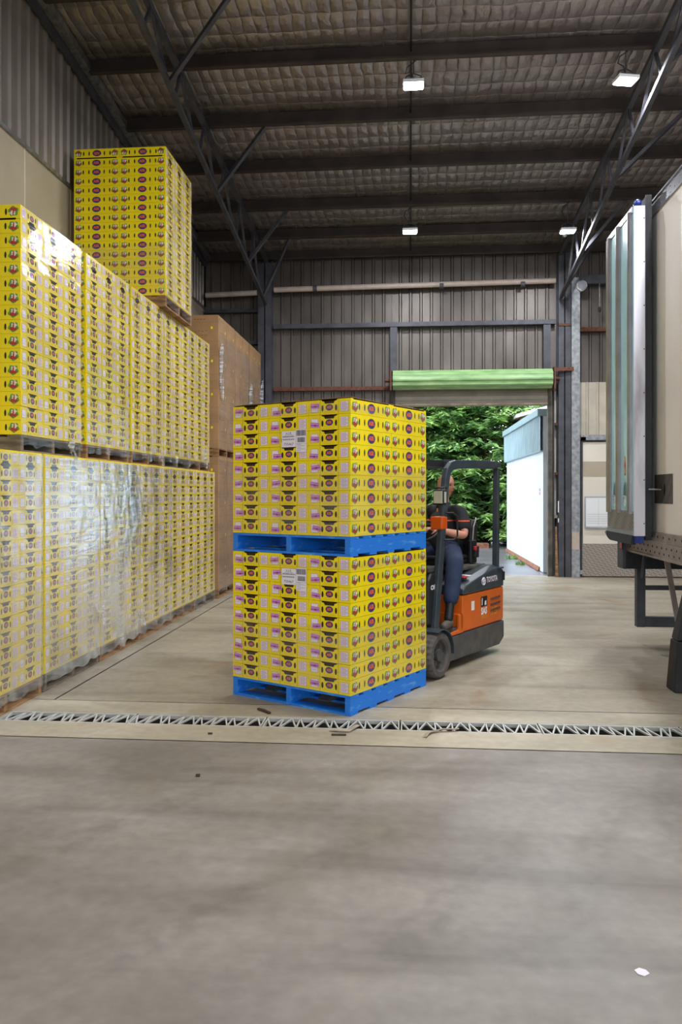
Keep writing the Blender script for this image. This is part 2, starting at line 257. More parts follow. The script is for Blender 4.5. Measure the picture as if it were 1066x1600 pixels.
class MB:
    def __init__(s): s.v = []; s.f = []; s.m = []; s.mats = []
    def mi(s, m):
        if m not in s.mats: s.mats.append(m)
        return s.mats.index(m)
    def add(s, vs, fs, m):
        o = len(s.v); s.v += [tuple(v) for v in vs]; i = s.mi(m)
        for f in fs: s.f.append(tuple(o + k for k in f)); s.m.append(i)
    def box(s, x0, x1, y0, y1, z0, z1, m):
        s.add([(x0, y0, z0), (x1, y0, z0), (x1, y1, z0), (x0, y1, z0), (x0, y0, z1), (x1, y0, z1), (x1, y1, z1), (x0, y1, z1)],
              [(0, 3, 2, 1), (4, 5, 6, 7), (0, 1, 5, 4), (1, 2, 6, 5), (2, 3, 7, 6), (3, 0, 4, 7)], m); return s
    def poly(s, pts, m): s.add(pts, [tuple(range(len(pts)))], m); return s
    def prism(s, pts, axis, a, b, m):
        def P(p, w): return {'x': (w, p[0], p[1]), 'y': (p[0], w, p[1]), 'z': (p[0], p[1], w)}[axis]
        n = len(pts)
        s.add([P(p, a) for p in pts] + [P(p, b) for p in pts],
              [tuple(range(n)), tuple(range(2 * n - 1, n - 1, -1))] + [(i, i + n, (i + 1) % n + n, (i + 1) % n) for i in range(n)], m); return s
    def cyl(s, p0, p1, r, n=12, m='black', r2=None, caps=True):
        p0 = Vector(p0); p1 = Vector(p1); d = (p1 - p0).normalized(); u = d.orthogonal().normalized(); w = d.cross(u); r2 = r if r2 is None else r2
        vs = [p0 + (u * math.cos(2 * math.pi * i / n) + w * math.sin(2 * math.pi * i / n)) * r for i in range(n)] + \
             [p1 + (u * math.cos(2 * math.pi * i / n) + w * math.sin(2 * math.pi * i / n)) * r2 for i in range(n)]
        fs = [(i, (i + 1) % n, (i + 1) % n + n, i + n) for i in range(n)]
        if caps: fs += [tuple(range(n - 1, -1, -1)), tuple(range(n, 2 * n))]
        s.add(vs, fs, m); return s
    def bar(s, p0, p1, w, h, m, up=(0, 0, 1)):
        p0 = Vector(p0); p1 = Vector(p1); d = (p1 - p0).normalized(); up = Vector(up)
        if abs(d.dot(up)) > .99: up = Vector((0, 1, 0))
        a = d.cross(up).normalized(); b = a.cross(d)
        vs = []
        for p in (p0, p1):
            for i, j in ((-1, -1), (1, -1), (1, 1), (-1, 1)): vs.append(p + a * (i * w / 2) + b * (j * h / 2))
        s.add(vs, [(3, 2, 1, 0), (4, 5, 6, 7), (0, 1, 5, 4), (1, 2, 6, 5), (2, 3, 7, 6), (3, 0, 4, 7)], m); return s
    def tube(s, pts, r, n, m, flat=None, closed=False):
        # swept round (or flat=(w,h) rectangular) section with parallel-transported frame
        pts = [Vector(p) for p in pts]; N = len(pts); vs = []; pu = None
        sec = [(math.cos(2 * math.pi * i / n), math.sin(2 * math.pi * i / n)) for i in range(n)] if flat is None else [(-flat[0] / 2, -flat[1] / 2), (flat[0] / 2, -flat[1] / 2), (flat[0] / 2, flat[1] / 2), (-flat[0] / 2, flat[1] / 2)]
        if flat is not None: n = 4; r = 1
        for i, p in enumerate(pts):
            if closed: d = pts[(i + 1) % N] - pts[i - 1]
            else: d = pts[min(i + 1, N - 1)] - pts[max(i - 1, 0)]
            d.normalize()
            if pu is None: pu = d.orthogonal().normalized() if flat is None else Vector((0, 1, 0))
            pu = (pu - d * pu.dot(d)).normalized(); w = d.cross(pu)
            for a, b in sec: vs.append(p + pu * a * r + w * b * r)
        fs = []
        for i in range(N if closed else N - 1):
            j = (i + 1) % N
            for k in range(n): fs.append((i * n + k, i * n + (k + 1) % n, j * n + (k + 1) % n, j * n + k))
        if not closed: fs += [tuple(range(n - 1, -1, -1)), tuple(range((N - 1) * n, N * n))]
        s.add(vs, fs, m); return s
    def grid(s, fn, nu, nv, m):
        vs = [fn(i / nu, j / nv) for j in range(nv + 1) for i in range(nu + 1)]
        fs = [(j * (nu + 1) + i, j * (nu + 1) + i + 1, (j + 1) * (nu + 1) + i + 1, (j + 1) * (nu + 1) + i) for j in range(nv) for i in range(nu)]
        s.add(vs, fs, m); return s
    def ball(s, c, r, m, nu=12, nv=8):
        r = (r, r, r) if not isinstance(r, tuple) else r
        vs = []; fs = []
        for j in range(nv + 1):
            for i in range(nu):
                th = math.pi * j / nv; ph = 2 * math.pi * i / nu
                vs.append((c[0] + r[0] * math.sin(th) * math.cos(ph), c[1] + r[1] * math.sin(th) * math.sin(ph), c[2] + r[2] * math.cos(th)))
        for j in range(nv):
            for i in range(nu): fs.append((j * nu + i, (j + 1) * nu + i, (j + 1) * nu + (i + 1) % nu, j * nu + (i + 1) % nu))
        s.add(vs, fs, m); return s
    def text(s, t, c, u, v, wd, ht, m, bold=.02):
        vv, ff = text2d(t, bold); c = Vector(c); u = Vector(u); v = Vector(v)
        s.add([c + u * (x * wd) + v * (y * ht) for x, y in vv], ff, m); return s
    def mesh(s, name, smooth=False):
        me = bpy.data.meshes.new(name); me.from_pydata(s.v, [], s.f)
        for m in s.mats: me.materials.append(M[m])
        me.polygons.foreach_set('material_index', s.m)
        if smooth: me.polygons.foreach_set('use_smooth', [True] * len(me.polygons))
        me.update(); return me
    def build(s, name, parent=None, smooth=False, loc=None, bevel=0, fix=True):
        me = s.mesh(name, smooth)
        if fix and len(me.polygons) < 20000:
            b = bmesh.new(); b.from_mesh(me)
            if not smooth and bevel == 0: pass
            bmesh.ops.recalc_face_normals(b, faces=b.faces); b.to_mesh(me); b.free()
        o = bpy.data.objects.new(name, me); COL.objects.link(o)
        if parent is not None: o.parent = parent
        if loc is not None: o.location = loc
        if bevel:
            md = o.modifiers.new('bevel', 'BEVEL'); md.width = bevel; md.segments = 2; md.limit_method = 'ANGLE'
        if smooth == 'auto' or smooth:
            md = o.modifiers.new('es', 'EDGE_SPLIT'); md.split_angle = R(40)
        return o
def tag(o, label=None, cat=None, group=None, kind=None):
    if label: o['label'] = label
    if cat: o['category'] = cat
    if group: o['group'] = group
    if kind: o['kind'] = kind
    return o
def empty(name, loc=(0, 0, 0), rz=0):
    o = bpy.data.objects.new(name, None); o.location = loc; o.rotation_euler = (0, 0, rz); o.empty_display_size = .1; COL.objects.link(o); return o
def inst(name, me, loc=(0, 0, 0), rz=0, parent=None):
    o = bpy.data.objects.new(name, me); o.location = loc; o.rotation_euler = (0, 0, rz); COL.objects.link(o)
    if parent is not None: o.parent = parent
    return o
def struct(o): o['kind'] = 'structure'; return o

# ================================================================== THE SHED
YB = 16.3          # back wall
XL = -4.27          # left (gable) wall
XR = 10.0
def roof_z(y): return 8.27 - .1 * y       # underside of the insulation
def purl_z(y): return 8.05 - .1 * y       # bottom flange of a purlin

# floor
fb = MB()
def fl(y0, y1, m, x0=XL, x1=XR): fb.poly([(x0, y0, 0), (x1, y0, 0), (x1, y1, 0), (x0, y1, 0)], m)
fl(-9, 5.19, 'concrete'); fl(5.205, 5.555, 'concrete_strip'); fl(5.805, 6.14, 'concrete_strip')
fb.poly([(XL, 5.19, -.006), (XR, 5.19, -.006), (XR, 5.205, -.006), (XL, 5.205, -.006)], 'scrap')
fb.poly([(XL, 6.14, -.008), (XR, 6.14, -.008), (XR, 6.15, -.008), (XL, 6.15, -.008)], 'splinter')
fl(6.15, YB, 'concrete_back', XL, -2.84); fl(6.15, YB, 'concrete_back', -2.825, XR)
fb.poly([(-2.84, 6.15, -.008), (-2.825, 6.15, -.008), (-2.825, YB, -.008), (-2.84, YB, -.008)], 'splinter')
fb.poly([(XL, 5.555, -.07), (XR, 5.555, -.07), (XR, 5.805, -.07), (XL, 5.805, -.07)], 'splinter')
fb.poly([(XL, 5.555, -.07), (XL, 5.555, 0), (XR, 5.555, 0), (XR, 5.555, -.07)], 'fork_grey')
fb.poly([(XL, 5.805, -.07), (XL, 5.805, 0), (XR, 5.805, 0), (XR, 5.805, -.07)], 'fork_grey')
struct(fb.build('floor', fix=False))
gb = MB(); gb.poly([(-60, YB, -.012), (60, YB, -.012), (60, 80, -.012), (-60, 80, -.012)], 'asphalt')
gb.poly([(-60, -60, -.09), (60, -60, -.09), (60, YB, -.09), (-60, YB, -.09)], 'asphalt')
tag(gb.build('yard_ground', fix=False), kind='structure')

def ribbed(mb, p0, p1, z0, z1, m, pitch=.21, rib=.05, d=.028, nrm=(0, -1)):
    # sheet with trapezoidal ribs standing towards nrm, between two floor points
    p0 = Vector(p0); p1 = Vector(p1); Ln = (p1 - p0).length; u = (p1 - p0) / Ln; nv = Vector(nrm); x = 0; prof = []
    while x < Ln:
        prof += [(x, 0), (min(x + pitch - rib - .02, Ln), 0), (min(x + pitch - rib, Ln), d), (min(x + pitch - .02, Ln), d)]
        x += pitch
    prof.append((Ln, 0)); vs = []; zf = z1 if callable(z1) else (lambda s: z1)
    for s_, h in prof:
        q = p0 + u * s_ + nv * h; vs += [(q.x, q.y, z0), (q.x, q.y, zf(q))]
    mb.add(vs, [(2 * i, 2 * i + 2, 2 * i + 3, 2 * i + 1) for i in range(len(prof) - 1)], m)
ztop = roof_z(YB) + .05
w = MB()
ribbed(w, (XL, YB), (-.36, YB), 0, ztop, 'wall_tin'); ribbed(w, (-.36, YB), (2.8, YB), 3.42, ztop, 'wall_tin')
ribbed(w, (2.8, YB), (XR, YB), 2.74, ztop, 'wall_tin'); w.box(2.8, XR, YB, YB + .02, 0, 2.74, 'wall_tin')
struct(w.build('wall_back', fix=False))
w = MB(); ribbed(w, (XL, -9), (XL, YB), 5.5, lambda q: roof_z(q.y) + .05, 'gable_tin', nrm=(1, 0))
w.box(XL - .05, XL, -9, YB, 0, 5.5, 'beige_panel')
w.box(XL, XL + .03, -9, YB, 5.49, 5.53, 'galv')
for y in (8.52 - 1.2 * k for k in range(-4, 8)): w.box(XL, XL + .004, y - .006, y + .006, 0, 5.5, 'cream_panel')
struct(w.build('wall_left', fix=False))
w = MB(); ribbed(w, (XR, 2.5), (XR, YB), 0, lambda q: roof_z(q.y) + .05, 'wall_tin', nrm=(-1, 0)); ribbed(w, (XR, -9), (XR, 2.5), 5.2, lambda q: roof_z(q.y) + .05, 'wall_tin', nrm=(-1, 0))
ribbed(w, (XR, -9), (XR, -6.5), 0, 5.2, 'wall_tin', nrm=(-1, 0)); struct(w.build('wall_right', fix=False))
w = MB(); ribbed(w, (XL, -9), (XR, -9), 5.2, roof_z(-9) + .05, 'wall_tin', nrm=(0, 1)); ribbed(w, (XL, -9), (-2.3, -9), 0, 5.2, 'wall_tin', nrm=(0, 1)); ribbed(w, (7.3, -9), (XR, -9), 0, 5.2, 'wall_tin', nrm=(0, 1))
struct(w.build('wall_front', fix=False))

PY = [16.15, 15.15, 13.95, 12.6, 11.3, 9.97, 8.67, 7.37, 6.07, 4.77, 3.47, 2.17, .87]
c = MB()
def roof_fn(u, v):
    x = XL + u * (XR - XL); y = -9 + v * (YB + 9)
    ph = (y - 9.97) / 1.3
    sag = .045 * abs(math.sin(math.pi * ph)) * (1 + .35 * noise.noise(Vector((x * .6, y * .5, 0))))
    w_ = .012 * noise.noise(Vector((x * 5, y * 1.5, 3)))
    return (x, y, roof_z(y) - sag + w_)
c.grid(roof_fn, 200, 220, 'insulation')
c.poly([(XL - .1, -9.1, roof_z(-9.1) + .12), (XR + .1, -9.1, roof_z(-9.1) + .12), (XR + .1, YB + .1, roof_z(YB) + .12), (XL - .1, YB + .1, roof_z(YB) + .12)], 'wall_tin')
o = c.build('ceiling', smooth=True, fix=False); o.modifiers.clear(); struct(o)
w = MB(); w.bar((XL + .12, -9, roof_z(-9) - .12), (XL + .12, YB - .05, roof_z(YB) - .12), .10, .10, 'galv'); w.bar((XL + .05, -9, roof_z(-9) - .2), (XL + .05, YB - .05, roof_z(YB) - .2), .03, .2, 'dark_steel')
struct(w.build('trim_1'))

ordn = ['first', 'second', 'third', 'fourth', 'fifth', 'sixth', 'seventh', 'eighth', 'ninth', 'tenth', 'eleventh', 'twelfth', 'thirteenth', 'fourteenth', 'fifteenth', 'sixteenth', 'seventeenth', 'eighteenth']
for i, y in enumerate(PY[:8]):
    m = MB(); z = purl_z(y)
    m.box(XL + .17, XR - .05, y - .004, y + .004, z, z + .2, 'purlin_steel'); m.box(XL + .17, XR - .05, y - .075, y, z, z + .007, 'purlin_steel')
    m.box(XL + .17, XR - .05, y - .075, y - .068, z + .007, z + .025, 'purlin_steel'); m.box(XL + .17, XR - .05, y, y + .075, z + .193, z + .2, 'purlin_steel')
    tag(m.build('roof_purlin'), 'dark steel purlin under the roof, %s from the back wall' % ordn[i] if i else 'dark steel eave purlin tight against the top of the back wall', 'purlin', 'roof purlins')
# off-frame purlins are left out except those near the visible edge

# trusses
def bot_z(y): return 8.2 - .17 * y
def top_z(y): return 7.98 - .1 * y
for sx, lab in ((-2.9, 'left'), (2.96, 'right')):
    t = empty('roof_truss', (sx, YB - .1, 0)); tag(t, 'dark steel lattice roof truss meeting the %s column' % ('left' if sx < 0 else 'right hand door'), 'truss', 'roof trusses')
    def T(y): return y - (YB - .1)
    MB().bar((0, T(0.3), top_z(.3)), (0, T(16), top_z(16)), .07, .07, 'dark_steel').build('top_chord', t)
    MB().bar((0, T(2.0), bot_z(2.0)), (0, T(15.9), bot_z(15.9)), .06, .06, 'dark_steel').build('bottom_chord', t)
    y = 15.2; k = 0
    while y > 3.5:
        y2 = y - .62
        MB().bar((.0, T(y), bot_z(y)), (.0, T(y2), top_z(y2)), .035, .035, 'dark_steel').build('web_member', t)
        MB().bar((.0, T(y2), top_z(y2)), (.0, T(y2 - .25), bot_z(y2 - .25)), .035, .035, 'dark_steel').build('web_member', t)
        y = y2 - .55
    for yc, yp, dx in ((9.4, 8.67, .95), (11.8, 11.3, .85), (14.1, 13.95, .75), (15.6, 15.15, .6)):
        MB().bar((0, T(yc), bot_z(yc)), (dx, T(yp), purl_z(yp) + .02), .05, .05, 'dark_steel').build('fly_brace', t)
# columns
m = MB(); m.box(-3.08, -2.80, 16.02, 16.04, 0, 6.35, 'dark_steel'); m.box(-3.08, -2.80, 16.2, 16.22, 0, 6.35, 'dark_steel'); m.box(-2.95, -2.93, 16.02, 16.22, 0, 6.35, 'dark_steel')
tag(m.build('steel_column'), 'dark steel column on the back wall behind the brown carton stacks', 'column', 'steel columns')
m = MB(); m.box(2.93, 3.17, 16.0, 16.02, 0, 6.4, 'dark_steel'); m.box(2.93, 3.17, 16.2, 16.22, 0, 6.4, 'dark_steel'); m.box(3.04, 3.06, 16.0, 16.22, 0, 6.4, 'dark_steel')
m.box(2.93, 3.17, 15.98, 16.0, 4.95, 5.0, 'rust')
tag(m.build('steel_column'), 'dark steel column right of the roller door opening', 'column', 'steel columns')
m = MB(); m.box(3.18, 3.34, 15.98, 16.18, .9, 5.9, 'galv'); m.box(3.18, 3.34, 15.98, 16.18, 0, .55, 'galv'); m.box(3.185, 3.335, 15.985, 16.175, .55, .9, 'pvc')
m.box(3.30, 3.46, 16.0, 16.16, 2.70, 2.76, 'rust')
tag(m.build('galvanised_post'), 'galvanised steel post right of the dark column', 'post')
# girts, pipe, posts
def beam(name, x0, x1, y0, y1, z0, z1, mt, label, cat, group=None):
    tag(MB().box(x0, x1, y0, y1, z0, z1, mt).build(name), label, cat, group)
beam('wall_girt', -2.78, 2.9, 16.1, 16.26, 5.02, 5.11, 'dark_steel', 'dark steel girt across the back wall above the roller door', 'girt')
beam('wall_girt', XL + .05, -3.1, 16.15, 16.26, 4.72, 4.79, 'dark_steel', 'dark steel girt left of the left column, lower one', 'girt')
beam('wall_girt', XL + .05, -3.1, 16.15, 16.26, 5.38, 5.45, 'dark_steel', 'dark steel girt left of the left column, upper one', 'girt')
beam('wall_girt', -2.78, -.42, 16.15, 16.26, 3.75, 3.83, 'rust', 'brown rusty girt left of the roller door', 'girt')
beam('wall_girt', 3.36, 6.5, 16.1, 16.26, 4.86, 4.94, 'rust', 'rusty brown girt above the pale translucent sheets', 'girt')
beam('wall_girt', 3.30, 7.5, 16.02, 16.2, 5.78, 5.95, 'dark_steel', 'wide grey beam above the round wall lamp', 'girt')
beam('door_lintel', 3.36, 7.5, 16.0, 16.2, 2.70, 2.80, 'galv', 'galvanised lintel beam above the cream cool room door', 'lintel')
beam('door_post', -.39, -.25, 16.12, 16.24, 4.12, 5.015, 'dark_steel', 'short dark post above the left end of the green roller drum', 'post')
beam('door_post', 2.66, 2.80, 16.12, 16.24, 4.12, 5.015, 'dark_steel', 'short dark post above the right end of the green roller drum', 'post')
p = MB(); p.cyl((-2.75, 16.05, 5.80), (2.88, 16.05, 5.86), .055, 16, 'pvc'); 
pr = tag(p.build('drain_pipe', smooth=True), 'long pale plastic pipe running high across the back wall', 'pipe')
for x in (-1.95, .6, 2.2): MB().cyl((x, 16.05, 5.81), (x + .08, 16.05, 5.811), .066, 16, 'dark_steel').build('pipe_clamp', pr)
p = MB(); p.cyl((XL + .1, 16.05, 5.72), (-3.1, 16.05, 5.75), .055, 16, 'pvc'); tag(p.build('drain_pipe', smooth=True), 'short pale plastic pipe left of the left column', 'pipe')
# pale translucent sheets + round lamp on right
m = MB(); ribbed(m, (3.37, 16.255), (5.9, 16.255), 2.8, 3.87, 'translucent_sheet', pitch=.2, rib=.05)
tag(m.build('wall_sheet', fix=False), 'pale ribbed wall sheet above the cool room door lintel', 'wall sheet')
t = empty('round_vent_lamp', (3.36, 15.9, 5.72)); tag(t, 'round white lamp fixed beside the top of the galvanised post', 'wall lamp')
MB().cyl((0, 0, 0), (0, .12, 0), .10, 24, 'white_paint').build('lamp_housing', t); MB().cyl((0, -.03, 0), (0, 0, 0), .085, 24, 'alloy').build('lamp_face', t); MB().box(-.04, .04, .0, .1, .08, .16, 'dark_steel').build('bracket', t)
t = empty('hanging_pulley', (3.72, 16.0, 5.3)); tag(t, 'small dark hook hanging on a cord under the grey beam', 'hook')
MB().cyl((0, 0, 0), (0, 0, .47), .006, 6, 'galv').build('cord', t); MB().ball((0, 0, -.04), (.03, .03, .06), 'black').build('hook_block', t)

# roller door (door_1)
d = struct(empty('door_1', (1.23, 16.0, 0)))
m = MB(); n = 40; rr = .185
prof = [(rr * (1 + (.07 if (k % 4) < 2 else 0)) * math.cos(2 * math.pi * k / n), rr * (1 + (.07 if (k % 4) < 2 else 0)) * math.sin(2 * math.pi * k / n)) for k in range(n)]
m.prism(prof, 'x', -1.56, 1.56, 'green_door'); o = m.build('drum', d, loc=(0, -.05, 3.91))
m = MB()
zz = 3.80
while zz > 3.44:
    m.box(-1.52, 1.52, .13, .145, zz - .075, zz, 'curtain'); m.box(-1.52, 1.52, .14, .15, zz - .10, zz - .075, 'curtain'); zz -= .10
m.box(-1.52, 1.52, .12, .16, 3.42, 3.46, 'scrap'); m.build('curtain', d)
for s_ in (-1, 1):
    m = MB(); m.box(s_ * 1.60 - .015, s_ * 1.60 + .015, -.2, .2, 3.7, 4.13, 'rust'); m.box(s_ * 1.66 - .05, s_ * 1.66 + .05, -.02, .02, 3.88, 3.93, 'rust'); m.cyl((s_ * 1.55, -.05, 3.91), (s_ * 1.72, -.05, 3.91), .03, 10, 'rust'); m.build('drum_bracket', d)
    m = MB(); m.box(s_ * 1.56 - .045, s_ * 1.56 + .045, .10, .22, 0, 3.72, 'dusty'); m.build('guide', d)
MB().bar((1.62, -.1, 4.08), (1.98, -.05, 4.10), .04, .07, 'rust').build('drum_bracket', d)
# framing between guide and column
m = MB()
for z0, z1, mt in ((2.02, 2.07, 'rust'), (3.0, 3.05, 'rust'), (1.16, 1.22, 'scrap')): m.box(2.86, 2.93, 16.1, 16.24, z0, z1, mt)
m.box(2.845, 2.86, 16.05, 16.25, 0, 3.7, 'dark_steel'); m.box(2.86, 2.93, 16.26, 16.28, 1.22, 3.7, 'translucent_sheet'); m.box(2.86, 2.93, 16.27, 16.28, 0, 1.22, 'black')
tag(m.build('side_framing'), 'narrow rusty framing strip between roller door guide and dark column', 'framing')
m = MB(); m.prism([(2.865, 0), (2.925, 0), (2.895, 1.0), (2.868, 1.0)], 'y', 15.98, 16.0, 'wood'); tag(m.build('timber_offcut'), 'brown timber offcut leaning beside the roller door guide', 'timber')
m = MB(); m.box(2.915, 2.93, 15.96, 15.98, 1.28, 1.5, 'white_paint'); m.box(2.915, 2.93, 15.96, 15.98, 1.08, 1.16, 'white_paint'); tag(m.build('switch_cover'), 'small white switch covers on the dark column edge', 'switch')

# cool room door (door_2)
d = struct(empty('door_2', (4.43, 16.05, 0)))
MB().box(-1.02, 1.6, 0, .1, .02, 2.66, 'cream_panel').build('door_panel', d, bevel=.01)
MB().box(-1.03, 1.6, -.012, 0, .02, .66, 'treadplate').build('kick_plate', d)
m = MB(); m.box(-1.085, -1.055, -.02, .1, 0, 2.66, 'black'); m.box(-1.055, -1.03, -.01, .1, 0, 2.66, 'dark_steel'); m.build('door_frame', d)
MB().box(-1.02, 1.6, -.004, 0, 1.98, 2.28, 'beige_panel').build('panel_band', d)
MB().box(-1.08, -1.02, -.05, -.02, .06, .14, 'galv').build('floor_roller', d)
t = empty('whiteboard', (3.80, 16.02, 1.0)); tag(t, 'small whiteboard with a ruled chart on the cream cool room door', 'whiteboard')
m = MB(); m.box(-.34, .3, -.01, .006, .0, .57, 'white_paint')
for k in range(5): m.box(-.32, .28, -.0115, -.010, .06 + .045 * k, .063 + .045 * k, 'ink_grey')
m.box(-.1, -.098, -.0115, -.01, .02, .54, 'ink_grey'); m.build('board', t)
m = MB(); m.box(-.36, .32, -.03, .006, -.03, -.0, 'alloy'); m.box(-.36, .32, -.015, .006, .57, .59, 'alloy'); m.box(-.36, -.34, -.015, .006, 0, .57, 'alloy'); m.box(.3, .32, -.015, .006, 0, .57, 'alloy'); m.build('frame', t)

# ------------------------------------------------------------------ lamps
mat('lamp_glow', (236, 243, 255), .4, emit=40)
def lamp(x, y, z, label, tilt=0, power=1.0):
    t = empty('led_floodlight', (x, y, z), R(tilt))
    tag(t, label, 'ceiling light', 'LED flood lights under the roof')
    m = MB(); m.box(-.13, .13, -.10, .10, .02, .06, 'white_paint')
    for k in range(7): m.box(-.11 + k * .033, -.105 + k * .033, -.09, .09, .06, .09, 'alloy')
    m.build('housing', t, bevel=.008)
    g = MB(); g.box(-.115, .115, -.085, .085, .004, .02, 'lamp_glow'); g.build('led_panel', t, bevel=.006)
    zp = purl_z(y) - z
    m = MB(); m.tube([(-.12, 0, .05), (-.09, 0, .14), (0, 0, .17), (.09, 0, .14), (.12, 0, .05)], .008, 6, 'dark_steel'); m.cyl((0, 0, .17), (0, 0, zp), .007, 6, 'dark_steel'); m.build('hanger', t)
    m = MB(); m.tube([(.03, 0, zp), (-.08, 0, zp - .08), (-.1, .0, zp - .16), (-.03, 0, .2), (0, 0, .1)], .007, 6, 'black'); m.build('power_lead', t)
    l = bpy.data.lights.new('lamp_light', 'AREA'); l.shape = 'RECTANGLE'; l.size = .23; l.size_y = .17; l.energy = LAMP_W * power; l.color = (.93, .96, 1.0)
    lo = bpy.data.objects.new('lamp_light', l); lo.parent = t; lo.location = (0, 0, 0); COL.objects.link(lo)
lamp(.05, 9.97, 6.72, 'bright LED floodlight, nearest one left of the right hand truss')
lamp(2.63, 9.97, 6.66, 'bright LED floodlight beside the right truss, nearest and tilted', 12)
lamp(.01, 13.95, 6.2, 'LED floodlight above the roller door, left of the far pair')
lamp(2.71, 13.95, 6.13, 'LED floodlight above the roller door, right of the far pair beside the truss')
for x, y, lb in ((.05, 6.07, 'over the drain, left one'), (2.68, 6.07, 'over the drain, right one'), (.05, 2.17, 'over the foreground floor, left one'), (2.68, 2.17, 'over the foreground floor, right one'), (0.05, -1.73, 'behind the camera'), (5.5, 2.17, 'above the truck')):
    lamp(x, y, purl_z(y) - .35, 'LED floodlight under the roof outside the frame, ' + lb, power=2.1 if (x > 1 and y > 5) else .55 if x < 1 else 1.05)
m = MB(); m.cyl((.02, -2, roof_z(-2) - .10), (.02, 16.2, roof_z(16.2) - .10), .012, 8, 'black')
tag(m.build('lighting_conduit'), 'thin black lighting conduit running up the middle of the roof lining', 'conduit')
t = empty('security_camera', (2.86, 15.0, 6.38)); tag(t, 'small pale dome camera under the purlin left of the right truss', 'camera')
MB().cyl((0, 0, .06), (0, 0, .15), .04, 12, 'white_paint').build('mount', t); MB().ball((0, 0, .05), .045, 'white_paint').build('dome', t, smooth=True)

# ================================================================== CARTONS
CW, CL, CH = .386, .580, .1128
PITCH = .1144
def add_print(m, face, full=True):
    # face: (centre-bottom point, u, n, width, kind)
    c0, u, n, wd, kind = face; c0 = Vector(c0); u = Vector(u); n = Vector(n); v = Vector((0, 0, 1))
    def P(a, b, off=.0006): return c0 + u * ((a - .5) * wd) + v * (b * CH) + n * off
    def rect(a0, a1, b0, b1, mt, off=.0006): m.poly([P(a0, b0, off), P(a1, b0, off), P(a1, b1, off), P(a0, b1, off)], mt)
    def ell(a, b, ra, rb, mt, off, nn=16, lob=0, ph=0):
        m.poly([P(a + ra * (1 + lob * math.cos(5 * t + ph)) * math.cos(t), b + rb * (1 + lob * math.cos(5 * t + ph)) * math.sin(t), off) for t in (2 * math.pi * k / nn for k in range(nn))], mt)
    if kind == 'end':
        rect(.275, .282, 0, 1, 'seam'); rect(.712, .719, 0, 1, 'seam')
        for a in (.335, .66): ell(a, .44, .026, .21, 'hole_shade', .0006, 12)
        ell(.5, .48, .092, .22, 'oval_ring', .0005); ell(.5, .48, .084, .195, 'navy', .0009)
        m.text('ASR', P(.5, .49, .0012), u, v, wd * .118, CH * .2, 'logo_orange', .05)
        rect(.38, .62, .20, .215, 'print_orange'); rect(.36, .64, .10, .12, 'print_orange')
    else:
        for a in (.10, .90):
            ell(a, .48, .072, .34, 'leaf_print', .0006, 24, .13, a * 9)
            ell(a - .018, .36, .036, .15, 'berry', .0009, 10, .15, 1); ell(a + .024, .34, .028, .15, 'berry', .0010, 9, .1, 2)
            ell(a + .008, .60, .042, .17, 'cream_print', .0011, 10, .2, 0); ell(a, .54, .012, .14, 'berry', .0013, 7); ell(a + .004, .70, .01, .06, 'berry', .0014, 6)
        for a in (.205, .33, .665, .785):
            ell(a, .5, .0155, .24, 'hole_shade', .0006, 12)
        ell(.495, .48, .096, .35, 'oval_ring', .0005, 20); ell(.495, .48, .087, .31, 'navy', .0009, 20)
        m.text('ASR', P(.495, .50, .0012), u, v, wd * .135, CH * .32, 'logo_orange', .05)
def carton_mesh(name, flip=False, slot=True):
    m = MB(); w_, l_, h = CW / 2, CL / 2, CH
    m.poly([(-w_, -l_, 0), (-w_, l_, 0), (w_, l_, 0), (w_, -l_, 0)], 'yellow')
    m.poly([(-w_, -l_ + .02, h - .006), (w_, -l_ + .02, h - .006), (w_, l_ - .02, h - .006), (-w_, l_ - .02, h - .006)], 'carton_inside')
    for s in (-1, 1):
        y = s * l_
        nt_ = [(-w_, 0), (w_, 0), (w_, h), (.074, h), (.066, h - .010), (.050, h - .012), (.040, h - .030), (-.040, h - .030), (-.050, h - .012), (-.066, h - .010), (-.074, h), (-w_, h)]
        m.poly([(a * -s, y, b) for a, b in nt_], 'yellow')
        m.poly([(-w_ * -s, y - s * .018, .0), (w_ * -s, y - s * .018, .0), (w_ * -s, y - s * .018, h - .008), (-w_ * -s, y - s * .018, h - .008)], 'carton_inside')
        m.poly([(a * -s, y - s * .003, b) for a, b in ((-.040, h - .033), (.010, h - .033), (.030, h - .027), (-.040, h - .029))], 'kraft_edge')
        x = s * w_
        nt_ = [(-l_, 0), (l_, 0), (l_, h), (l_ * .88, h), (l_ * .86, h - .007), (-l_ * .86, h - .007), (-l_ * .88, h), (-l_, h)] if slot else [(-l_, 0), (l_, 0), (l_, h), (-l_, h)]
        m.poly([(x, a * s, b) for a, b in nt_], 'yellow')
        m.box(*sorted((x - s * .03, x - s * .004)), -l_ + .01, l_ - .01, h - .012, h - .005, 'carton_inside')
    for f in (((0, -l_, 0), (1, 0, 0), (0, -1, 0), CW, 'end'), ((0, l_, 0), (-1, 0, 0), (0, 1, 0), CW, 'end'), ((w_, 0, 0), (0, 1, 0), (1, 0, 0), CL, 'side'), ((-w_, 0, 0), (0, -1, 0), (-1, 0, 0), CL, 'side')):
        add_print(m, f)
    if flip: m.v = [(-x, y, h - z) for x, y, z in m.v]
    return m
cm_up, cm_fl = carton_mesh('c', slot=False), carton_mesh('c', True)
me_up, me_fl, me_sl = cm_up.mesh('fruit_carton'), cm_fl.mesh('fruit_carton_inverted'), carton_mesh('c').mesh('fruit_carton_slotted')
